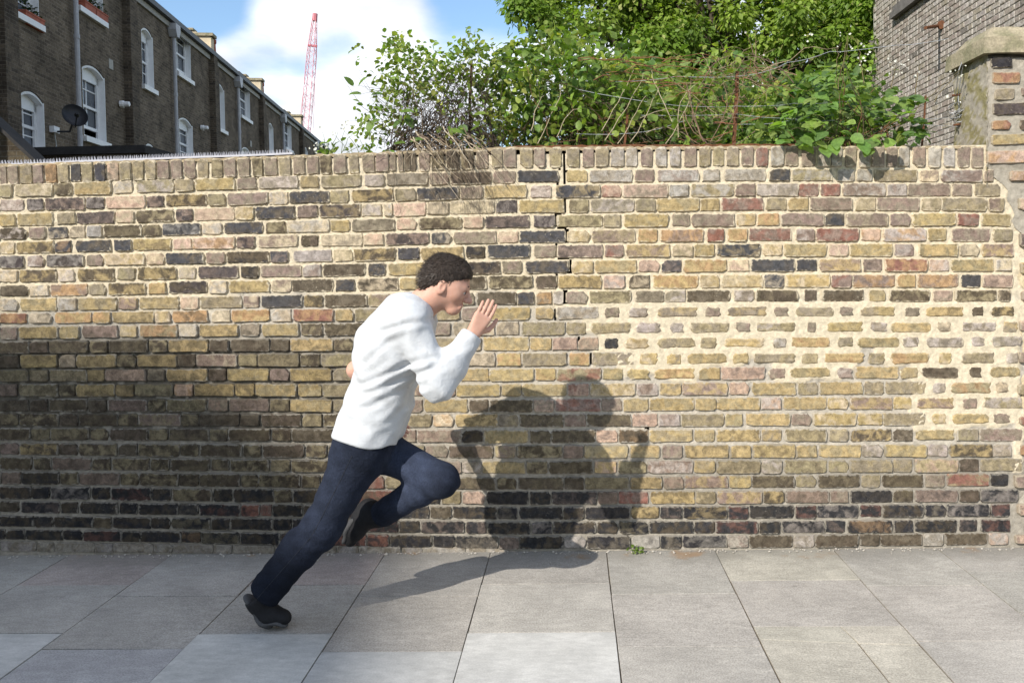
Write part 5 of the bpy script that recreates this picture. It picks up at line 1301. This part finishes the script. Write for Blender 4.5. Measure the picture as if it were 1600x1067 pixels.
# ------------------------------------------------------------------ the running man
class SDF:
    def __init__(s, lo, hi, h):
        s.lo = np.array(lo, float); s.h = h; s.n = np.ceil((np.array(hi)-s.lo)/h).astype(int)+1
        s.v = np.full(s.n, 1.0, np.float32)
    def grid(s, lo, hi):
        a = np.clip(np.floor((np.array(lo)-s.lo)/s.h).astype(int), 0, s.n-1); b = np.clip(np.ceil((np.array(hi)-s.lo)/s.h).astype(int)+1, 1, s.n)
        ax = [s.lo[i]+s.h*np.arange(a[i], b[i]) for i in range(3)]
        g = np.stack(np.meshgrid(*ax, indexing='ij'), -1)
        return g, tuple(slice(a[i], b[i]) for i in range(3))
    def put(s, d, sl, k, sub=False):
        o = s.v[sl]
        if sub: s.v[sl] = np.maximum(o, -d); return
        if k <= 0: s.v[sl] = np.minimum(o, d); return
        hh = np.clip(.5+.5*(o-d)/k, 0, 1)
        s.v[sl] = o*(1-hh)+d*hh-k*hh*(1-hh)
    def cone(s, a, b, ra, rb, k=.03, sq=1.0, axis=None, sub=False):
        """round cone from a to b; sq flattens it along axis"""
        a, b = np.array(a, float), np.array(b, float); m = max(ra, rb)+k+.04
        g, sl = s.grid(np.minimum(a, b)-m, np.maximum(a, b)+m)
        ab = b-a; t = np.clip(((g-a)@ab)/max(ab@ab, 1e-9), 0, 1); q = g-a-t[..., None]*ab
        if axis is not None:
            ax = np.array(axis, float); ax /= np.linalg.norm(ax); c = q@ax; q = q+ax*(c*(1/sq-1))[..., None]
        d = np.linalg.norm(q, axis=-1)-(ra+(rb-ra)*t)
        s.put(d.astype(np.float32), sl, k, sub)
    def ell(s, c, rad, axes, k=.02, sub=False):
        c = np.array(c, float); m = max(rad)+k+.03; g, sl = s.grid(c-m, c+m)
        q = (g-c)@np.array(axes, float).T/np.array(rad); l = np.linalg.norm(q, axis=-1)
        s.put(((l-1)*min(rad)*.9).astype(np.float32) if False else (l*(l-1)/np.maximum(np.linalg.norm(q/np.array(rad), axis=-1), 1e-6)).astype(np.float32), sl, k, sub)
    def cut(s, p, n):
        """keep the side n points away from"""
        g, sl = s.grid(s.lo, s.lo+s.h*s.n); d = (g-np.array(p))@np.array(n)
        s.v = np.maximum(s.v, d.astype(np.float32))
    def mesh(s):
        v = s.v; n = np.array(v.shape)-1; ins = v < 0
        acc = np.zeros((*n, 3), np.float32); cnt = np.zeros(tuple(n), np.float32)
        offs = [(i, j, k) for i in (0, 1) for j in (0, 1) for k in (0, 1)]
        S = lambda o: tuple(slice(o[i], o[i]+n[i]) for i in range(3))
        for o in offs:
            for ax in range(3):
                if o[ax]: continue
                p = list(o); p[ax] = 1
                va, vb = v[S(o)], v[S(p)]; cr = (va < 0) != (vb < 0)
                t = np.where(cr, va/np.where(cr, va-vb, 1), 0)
                for i in range(3): acc[..., i] += np.where(cr, o[i]+(t if i == ax else 0), 0)
                cnt += cr
        act = cnt > 0; idx = -np.ones(tuple(n), np.int64); idx[act] = np.arange(act.sum())
        cell = np.argwhere(act); V = s.lo+s.h*(cell+acc[act]/cnt[act][:, None])
        F = []
        for ax in range(3):
            a = [slice(1, -1)]*3; a[ax] = slice(0, -1); b = list(a); b[ax] = slice(1, None)
            va, vb = ins[tuple(a)], ins[tuple(b)]; cr = np.argwhere(va != vb)
            if not len(cr): continue
            st = va[tuple(cr.T)]; base = cr.copy()
            for i in range(3):
                if i != ax: base[:, i] += 1
            u, w = (ax+1) % 3, (ax+2) % 3
            def at(du, dw):
                q = base.copy(); q[:, u] -= du; q[:, w] -= dw; return idx[tuple(q.T)]
            q = np.stack([at(0, 0), at(1, 0), at(1, 1), at(0, 1)], 1)
            q[~st] = q[~st][:, ::-1]; F.append(q)
        F = np.concatenate(F); F = F[(F >= 0).all(1)]
        return V, F
    def smooth(s, it=1):
        for _ in range(it):
            v = s.v.copy()
            for ax in range(3):
                v = (np.roll(v, 1, ax)+np.roll(v, -1, ax)+2*v)/4
            s.v = v

def cloth_mat(name, col, weave=900, var=.08):
    t = NT(name); c = t.scale(col, t.ramp(t.noise(18, 4), 0.3, 0.7, 1-var, 1+var))
    c = t.scale(c, t.ramp(t.noise(weave, 2), 0.3, 0.7, .92, 1.06))
    h = t.math('ADD', t.math('MULTIPLY', t.noise(26, 3, .5, 1.2), 1.0), t.math('MULTIPLY', t.noise(weave, 2), .03))
    t.bump(h, 0.012, .28)
    t.b.inputs['Sheen Weight'].default_value = .2
    return t.done(c, .9, .15)
def denim_mat():
    t = NT('dark_blue_denim'); a = t.attr('tint'); tw = t.noise(420, 3, .7, stretch=(1, 1, .25))
    c = t.scale(a, t.ramp(tw, .3, .7, .72, 1.35)); c = t.scale(c, t.ramp(t.noise(22, 5, .6), .3, .7, .88, 1.14))
    t.bump(t.math('ADD', t.noise(30, 4, .55, 1.5), t.math('MULTIPLY', tw, .08)), .012, .4)
    return t.done(c, .92, .12)
def skin_mat():
    t = NT('skin'); c = t.mix(t.noise(30, 4), (0.50, 0.26, 0.185), (0.60, 0.37, 0.28))
    t.b.inputs['Subsurface Weight'].default_value = .12; t.b.inputs['Subsurface Radius'].default_value = (.012, .005, .003); t.b.inputs['Subsurface Scale'].default_value = .4
    t.bump(t.noise(260, 3), .0008); return t.done(c, .55, .35)
def runner():
    J = {k: np.array(P(*v)) for k, v in dict(
        pelvis=(572, 692, -.84), waist=(590, 640, -.84), belly=(600, 600, -.84), chest=(616, 540, -.84), upper=(636, 500, -.84), neck=(661, 474, -.84), head=(699, 445, -.84),
        shR=(638, 502, -1.02), shL=(640, 500, -.66), elR=(684, 602, -1.06), wrR=(738, 524, -.98), elL=(556, 578, -.56), wrL=(604, 640, -.50),
        hipR=(566, 702, -.93), hipL=(584, 698, -.75), knR=(502, 826, -.95), anR=(410, 931, -.94), knL=(692, 750, -.90), anL=(592, 806, -.70)).items()}
    root = empty('person', Vector((J['pelvis'][0], -.86, 0)), 'man sprinting past the wall in white long sleeved top, dark blue jeans and black shoes', 'person')
    lat = np.array((0, 1, 0.))
    up = J['neck']-J['pelvis']; up /= np.linalg.norm(up)
    lo, hi = (-1.75, -1.3, -.03), (-.2, -.28, 1.72)
    # ---------------- body
    def torso(s, e, k=.05):
        for sg in (-1, 1):
            o = lat*sg
            s.cone(J['pelvis']+o*.075, J['waist']+o*.062, .108+e, .098+e, k); s.cone(J['waist']+o*.062, J['chest']+o*.075, .098+e, .118+e, k)
            s.cone(J['chest']+o*.075, J['upper']+o*.085, .118+e, .095+e, k)
        s.cone(J['shR'], J['upper'], .066+e, .075+e, k); s.cone(J['shL'], J['upper'], .066+e, .075+e, k)
    def arm(s, sh, el, wr, e, k=.02, u=True):
        s.cone(J[sh], J[el], .057+e, .043+e, k); s.cone(J[el], J[el]*.65+J[wr]*.35, .043+e, .042+e, k); s.cone(J[el]*.65+J[wr]*.35, J[wr], .042+e, .029+e, k)
    def leg(s, hp, kn, an, e, k=.03, er=0):
        s.cone(J[hp], J[kn], .088+e, .058+e, k); c = J[kn]*.68+J[an]*.32; back = np.cross(lat, J[an]-J[kn]); back = back/np.linalg.norm(back)
        s.cone(J[kn], c+back*.012, .056+e, .055+e, k); s.cone(c+back*.012, J[an], .055+e, .038+e+er, k)
    # head frame: looks right, a little down
    fw = np.array((.93, .03, -.36)); fw /= np.linalg.norm(fw); hl = np.array((0, 1, 0.))-fw*fw[1]; hl /= np.linalg.norm(hl); hu = np.cross(fw, hl); hu = hu if hu[2] > 0 else -hu
    H = J['head']; AX = np.stack([fw, hl, hu]); hp = lambda f, l, u: H+fw*f+hl*l+hu*u
    h = .0072; b = SDF(lo, hi, h)
    torso(b, -.012); arm(b, 'shR', 'elR', 'wrR', -.006); arm(b, 'shL', 'elL', 'wrL', -.003); leg(b, 'hipR', 'knR', 'anR', -.01); leg(b, 'hipL', 'knL', 'anL', -.01)
    b.cone(J['upper'], hp(-.03, 0, -.05), .066, .056, .03)
    V0, F0 = b.mesh()
    # head and hands at a finer grid, blended into the same surface
    def foot(s, an, toe, heel, e, k=.02):
        s.cone(J[an], heel, .036+e, .032+e, k); s.cone(heel, toe, .034+e, .030+e, k, .75, (0, 0, 1)); s.cone(J[an], (toe+heel)/2, .036+e, .032+e, k)
    ballR = np.array(P(420, 959, -.93)); toeR = np.array(P(443, 963, -.935)); heelR = np.array(P(396, 926, -.935))
    heelL = np.array(P(576, 796, -.69)); toeL = np.array(P(549, 842, -.67)); ballL = np.array(P(557, 826, -.68))
    def head(s):
        s.ell(hp(-.012, 0, .03), (.098, .075, .088), AX, .0); s.cone(hp(.02, 0, -.01), hp(.062, 0, -.082), .066, .03, .035)
        s.cone(hp(.05, -.03, -.02), hp(.05, .03, -.02), .035, .035, .03); s.cone(hp(-.02, 0, -.03), hp(.05, 0, -.09), .05, .022, .03)
        s.cone(hp(.078, -.03, .012), hp(.078, .03, .012), .013, .013, .02)                     # brow
        s.cone(hp(.088, 0, .004), hp(.115, 0, -.035), .009, .013, .012); s.cone(hp(.1, -.012, -.04), hp(.1, .012, -.04), .009, .009, .008)   # nose
        s.cone(hp(.088, -.018, -.064), hp(.088, .018, -.064), .008, .008, .008); s.cone(hp(.084, -.016, -.076), hp(.084, .016, -.076), .008, .008, .007)   # lips
        for sg in (-1, 1):
            s.ell(hp(.086, sg*.031, -.006), (.013, .015, .011), AX, .006, sub=True)
            s.ell(hp(-.012, sg*.077, -.012), (.02, .009, .032), AX, .006); s.ell(hp(-.006, sg*.086, -.010), (.010, .006, .017), AX, 0, sub=True)
        s.cone(J['upper'], hp(-.03, 0, -.05), .066, .056, .03); s.cone(J['neck'], hp(-.025, 0, -.05), .062, .056, .03)
    def hand(s, wr, d, palm_n, curl, thumb_side):
        """d: direction of the fingers; palm_n: out of the palm; curl: bend per knuckle"""
        d = d/np.linalg.norm(d); pn = palm_n-d*(palm_n@d); pn /= np.linalg.norm(pn); sd = np.cross(d, pn)*thumb_side
        s.cone(wr-d*.05, wr+d*.012, .028, .026, .015, .75, pn)
        for q in (-.027, -.009, .009, .027): s.cone(wr+d*.015+sd*q*.6, wr+d*.088+sd*q, .0155, .0125, .012)
        for q, L_, r in ((.029, .072, .0088), (.0095, .082, .0093), (-.0095, .076, .0088), (-.028, .060, .0078)):
            p = wr+d*.088+sd*q; a = curl*.5; dirv = d
            for j, f in enumerate((.45, .31, .24)):
                dirv = d*math.cos(a)+pn*math.sin(a)+sd*q*.4; n_ = p+dirv*L_*f; s.cone(p, n_, r-.0006*j, r-.0006*(j+1), .003); p = n_; a += curl
        p0 = wr+d*.028+sd*.022+pn*.006; p1 = p0+(d*.55+sd*.75+pn*.35)*.042; p2 = p1+(d*.85+sd*.35+pn*.3)*.032; p3 = p2+(d*.95+sd*.1+pn*.3)*.026
        s.cone(p0, p1, .0145, .0115, .008); s.cone(p1, p2, .011, .0098, .003); s.cone(p2, p3, .0098, .0082, .003)
    fineH = SDF(np.array(hp(0, 0, -.02))-.21, np.array(hp(0, 0, -.02))+.2, .0042); head(fineH); Vh, Fh = fineH.mesh()
    dR = np.array(P(770, 468, -.97))-J['wrR']; fR = SDF(J['wrR']-.12, J['wrR']+.24, .0036); hand(fR, J['wrR'], dR, np.array((-.2, .9, .2)), .22, -1); Vr, Fr = fR.mesh()
    dL = (J['wrL']-J['elL']); fL = SDF(J['wrL']-.16, J['wrL']+.20, .0042); hand(fL, J['wrL'], dL, np.array((.3, -.8, .1)), .5, 1); Vl, Fl = fL.mesh()
    V = np.concatenate([V0, Vh, Vr, Vl]); o1, o2, o3 = len(V0), len(V0)+len(Vh), len(V0)+len(Vh)+len(Vr)
    F = np.concatenate([F0, Fh+o1, Fr+o2, Fl+o3]); np_mesh('body', V, F, skin_mat(), root, smooth=True)
    for sg in (-1, 1):
        bm = MB(); c = Vector(hp(.078, sg*.031, -.006)); n = 10
        bm.lathe(c-Vector(hl)*.011, c+Vector(hl)*.011, [(.5-.5*math.cos(math.pi*i/8), max(.0004, .011*math.sin(math.pi*i/8))) for i in range(9)], n)
        e = bm.build('eye', plain('eye_white' , (.6, .58, .55), .2), root, smooth=True)
        bm = MB(); g = c+Vector(fw)*.0095; bm.lathe(g, g+Vector(fw)*.0018, ((0, .0052), (1, .0045)), 10); bm.build('iris', M['black'], e)
    # ---------------- hair
    s = SDF(np.array(H)-.2, np.array(H)+.2, .0045)
    s.ell(hp(-.016, 0, .036), (.103, .081, .089), AX, 0); s.cone(hp(.03, 0, .095), hp(-.06, 0, .08), .028, .036, .04); s.cone(hp(.064, -.03, .07), hp(.064, .03, .07), .020, .020, .03)
    s.ell(hp(-.085, 0, .0), (.04, .07, .07), AX, .03)
    g, sl = s.grid(s.lo, s.lo+s.h*s.n); q = (g-H)@AX.T
    line = np.interp(q[..., 0], [-.14, -.05, -.028, -.008, .03, .05, .075, .12], [-.07, -.058, -.02, .008, .02, .042, .056, .06])-q[..., 2]
    fz = .0055*np.sin(g[..., 0]*310+g[..., 1]*90)*np.sin(g[..., 1]*270+g[..., 2]*120)+.0025*np.sin(g[..., 2]*520+g[..., 0]*300)
    s.v = np.maximum(s.v[sl]+fz, line+fz*2).astype(np.float32); s.smooth(1)
    Vq, Fq = s.mesh(); np_mesh('hair', Vq, Fq, plain('dark_brown_hair', (.042, .030, .023), .6, .4, 90, .004), root, smooth=True)
    # loose strands over the cap, combed back and swept by the run
    pick = np.random.default_rng(5).choice(len(Vq), 2600, replace=len(Vq) < 2600); V_, F_ = [], []
    for p in Vq[pick]:
        n = p-(H-fw*.02+hu*.01); n /= np.linalg.norm(n); tdir = -fw*.75-hu*.35+n*.28+RNG.normal(0, .28, 3); tdir -= n*(tdir@n)*.6; tdir /= np.linalg.norm(tdir)
        L_ = RNG.uniform(.010, .024); w_ = np.cross(tdir, n)*RNG.uniform(.0008, .0018); b0 = p+n*.001; m_ = b0+tdir*L_*.55+n*.003; e_ = b0+tdir*L_+n*RNG.uniform(-.002, .006); i0 = len(V_)
        V_ += [b0-w_, b0+w_, m_+w_*.8, m_-w_*.8, e_]; F_ += [(i0, i0+1, i0+2), (i0, i0+2, i0+3), (i0+3, i0+2, i0+4)]
    hs = np_mesh('hair_strands', np.array(V_), np.array(F_), plain('loose_hair', (.055, .040, .030), .5, .4, 200), root); hs['kind'] = 'stuff'
    for sg in (-1, 1):
        bm = MB(); bm.tube([Vector(hp(.090-.010*abs(k-1), sg*(.012+.016*k), .020+.004*(k == 1))) for k in range(3)], [.003, .0042, .0025], 6); bm.build('eyebrow', plain('brow', (.04, .028, .02), .8), root)
    # ---------------- white top: creases run across the back and along the sleeve
    s = SDF(lo, hi, h); torso(s, .022, .06)
    arm(s, 'shR', 'elR', 'wrR', .019, .035)
    mid = J['shL']*.18+J['elL']*.82; s.cone(J['shL'], mid, .074, .060, .03)
    s.cone(J['pelvis']+lat*.075+up*.02, J['waist']+lat*.07, .132, .115, .04); s.cone(J['pelvis']-lat*.075+up*.02, J['waist']-lat*.07, .132, .115, .04)
    g, sl = s.grid(s.lo, s.lo+s.h*s.n)
    def folds(g, dirv, fr, amp, ph=0):
        dirv = np.array(dirv, float); dirv /= np.linalg.norm(dirv)
        w = g@dirv; warp = .9*np.sin(g[..., 0]*9+g[..., 1]*7+ph)+.6*np.sin(g[..., 2]*13+g[..., 1]*11+ph*2)
        f = np.sin(w*fr+warp*2.2+ph); return amp*(np.abs(f)**.6*np.sign(f)*.6+.4*np.sin(w*fr*1.7+warp*3+ph))
    near_waist = np.exp(-((g-J['belly'])@up-.0)**2/.012)
    s.v = (s.v[sl]+folds(g, up*.9+np.array((.45, 0, .2)), 58, .0045)*(.4+1.2*near_waist)+folds(g, (.6, .3, -.7), 44, .003, 1.3)).astype(np.float32)
    # long pulled creases, traced across the side turned to the street
    for pa, pb, am in (((545,604),(700,548),.011), ((540,622),(712,562),.010), ((548,640),(690,590),.008), ((590,664),(660,622),.008), ((565,520),(690,497),.010), ((640,590),(748,530),.007), ((610,470),(650,520),.006), ((560,570),(640,520),.006), ((655,520),(690,575),.007)):
        A_, B_ = np.array(P(*pa, -.98)), np.array(P(*pb, -.98)); a2, b2 = A_[[0, 2]], B_[[0, 2]]; ab = b2-a2
        q = g[..., [0, 2]]-a2; tt = np.clip((q@ab)/(ab@ab), 0, 1); off = q-tt[..., None]*ab
        nn = np.array((-ab[1], ab[0]))/np.linalg.norm(ab); sd_ = off@nn+.008*np.sin(tt*7); dd = np.hypot(sd_, np.linalg.norm(off, axis=-1)*(tt <= 0)+np.linalg.norm(off, axis=-1)*(tt >= 1))
        fade = np.sin(np.pi*np.clip(tt, .04, .96))**.5
        s.v = (s.v+am*.62*fade*(np.exp(-(dd/.009)**2)-.7*np.exp(-((dd-.022)/.012)**2))).astype(np.float32)
    # neck hole, hem and cuffs
    s.cone(J['neck']+up*.012, hp(-.03, 0, -.02), .078, .10, 0, sub=True)
    hem = np.array(P(578, 682, -.84)); hn = up*.45+np.array((0, 0, .55)); hn = hn/np.linalg.norm(hn); g, sl = s.grid(s.lo, s.lo+s.h*s.n); dh = -((g-hem)@hn)+.008*np.sin(g[..., 1]*30+g[..., 0]*17)
    s.v = np.maximum(s.v, np.where(g[..., 0] < 9, dh, -1).astype(np.float32))
    fa = J['wrR']-J['elR']; fa /= np.linalg.norm(fa); cut = (g-(J['wrR']+fa*.004))@fa; nearw = np.linalg.norm(g-J['wrR'], axis=-1) < .10
    s.v = np.where(nearw, np.maximum(s.v, cut), s.v).astype(np.float32)
    fa = J['elL']-J['shL']; fa /= np.linalg.norm(fa); cut = (g-mid)@fa; nearw = np.linalg.norm(g-J['elL'], axis=-1) < .085
    s.v = np.where(nearw & (cut > 0), np.maximum(s.v, cut), s.v).astype(np.float32)
    s.smooth(1); Vs, Fs = s.mesh(); np_mesh('shirt', Vs, Fs, cloth_mat('white_cotton', (.53, .545, .56)), root, smooth=True)
    # ---------------- jeans
    s = SDF(lo, hi, h)
    for sg in (-1, 1): s.cone(J['pelvis']+lat*sg*.07-up*.02, J['pelvis']+lat*sg*.066+up*.10, .122, .105, .05)
    leg(s, 'hipR', 'knR', 'anR', .020, .05, .016); leg(s, 'hipL', 'knL', 'anL', .009, .04, .014)
    g, sl = s.grid(s.lo, s.lo+s.h*s.n)
    kn = np.exp(-np.linalg.norm(g-J['knR'], axis=-1)**2/.03)+np.exp(-np.linalg.norm(g-J['knL'], axis=-1)**2/.02)+np.exp(-np.linalg.norm(g-J['hipL'], axis=-1)**2/.03)+np.exp(-np.linalg.norm(g-J['anR'], axis=-1)**2/.012)
    s.v = (s.v[sl]+folds(g, (.5, .15, .85), 75, .004, .6)*(.25+kn)).astype(np.float32)
    for an, kn_ in (('anR', 'knR'), ('anL', 'knL')):
        fa = J[an]-J[kn_]; fa /= np.linalg.norm(fa); cut = (g-(J[an]-fa*.012))@fa; near = np.linalg.norm(g-J[an], axis=-1) < .13
        s.v = np.where(near, np.maximum(s.v, cut), s.v).astype(np.float32)
    dh = np.where(np.linalg.norm(g-J['waist'], axis=-1) < .21, (g-(J['pelvis']+up*.075))@up, -1); s.v = np.maximum(s.v, dh).astype(np.float32)
    s.smooth(1); Vj, Fj = s.mesh()
    wear = np.exp(-np.linalg.norm(Vj-J['knR'], axis=1)**2/.02)+np.exp(-np.linalg.norm(Vj-(J['hipR']*.6+J['knR']*.4), axis=1)**2/.016)+2.6*np.exp(-np.linalg.norm(Vj-(J['hipL']*.35+J['knL']*.65), axis=1)**2/.022)+1.2*np.exp(-np.linalg.norm(Vj-(J['anL']*.5+J['knL']*.5), axis=1)**2/.02)+.8*np.exp(-np.linalg.norm(Vj-J['pelvis']-np.array((-.08, -.1, 0)), axis=1)**2/.01)
    tn = np.array((.0088, .0112, .0185))[None]*(1+1.3*np.clip(wear, 0, 2.4))[:, None]*(1+.12*np.sin(Vj@np.array((40., 25, 70)))*np.sin(Vj@np.array((-22., 60, 31))))[:, None]
    jo = np_mesh('jeans', Vj, Fj, denim_mat(), root, smooth=True, tint=tn)
    from mathutils.bvhtree import BVHTree
    bv = BVHTree.FromPolygons([Vector(v) for v in Vj], [tuple(f) for f in Fj]); b = MB(); pts = []
    for k in range(30):          # side seam down the outside of the near leg
        t = k/29; c = (J['hipR']+(J['knR']-J['hipR'])*(t*2)) if t < .5 else (J['knR']+(J['anR']-J['knR'])*(t*2-1)); c = c+np.array((-.012, 0, 0))
        hit = bv.ray_cast(Vector((c[0], c[1]-.5, c[2])), Vector((0, 1, 0)))[0]
        if hit and hit.y < c[1]: pts.append(hit+Vector((0, -.0002, 0)))
    if len(pts) > 3: b.tube(pts, .0015, 5); b.build('side_seam', plain('denim_stitching', (.022, .025, .034), .9), jo)
    # ---------------- shoes: upper and pale edged sole
    for an, heel, ball, toe, yv in (('anR', heelR, ballR, toeR, 0), ('anL', heelL, ballL, toeL, 0)):
        c = (heel+toe)/2; s = SDF(np.minimum(np.minimum(heel, toe), J[an])-.1, np.maximum(np.maximum(heel, toe), J[an])+.1, .0055)
        s.cone(J[an], heel*.6+ball*.4, .052, .052, .02); s.cone(J[an]*.3+heel*.7, heel, .048, .046, .02); s.cone(heel, ball, .045, .047, .025); s.cone(ball, toe, .047, .036, .025, .82, np.cross(lat, toe-heel))
        fa = J[an]-c; fa /= np.linalg.norm(fa); g, sl = s.grid(s.lo, s.lo+s.h*s.n)
        s.v = np.maximum(s.v, ((g-(J[an]+fa*.012))@fa)).astype(np.float32)
        if an == 'anR': s.v = np.maximum(s.v, (.012-g[..., 2])).astype(np.float32)
        Vf, Ff = s.mesh(); sh = np_mesh('shoe', Vf, Ff, plain('black_suede_shoe', (.013, .013, .015), .8, .3, 40), root, smooth=True)
        s2 = SDF(s.lo, s.lo+s.h*s.n, .0055); dn = np.cross(toe-heel, lat); dn /= np.linalg.norm(dn); dn = -dn if (dn@(J[an]-c)) > 0 else dn
        off = dn*.030
        s2.cone(heel+off*.95+(ball-heel)*.12, ball+off*1.1, .040, .049, .01, .36, dn); s2.cone(ball+off*1.1, toe+off*.75, .049, .040, .015, .36, dn)
        if an == 'anR':
            g, sl = s2.grid(s2.lo, s2.lo+s2.h*s2.n); s2.v = np.maximum(s2.v, (.0015-g[..., 2])).astype(np.float32)
        Vf, Ff = s2.mesh(); np_mesh('sole', Vf, Ff, plain('dark_rubber_sole', (.07, .07, .072), .8, .2), sh, smooth=True)
runner()
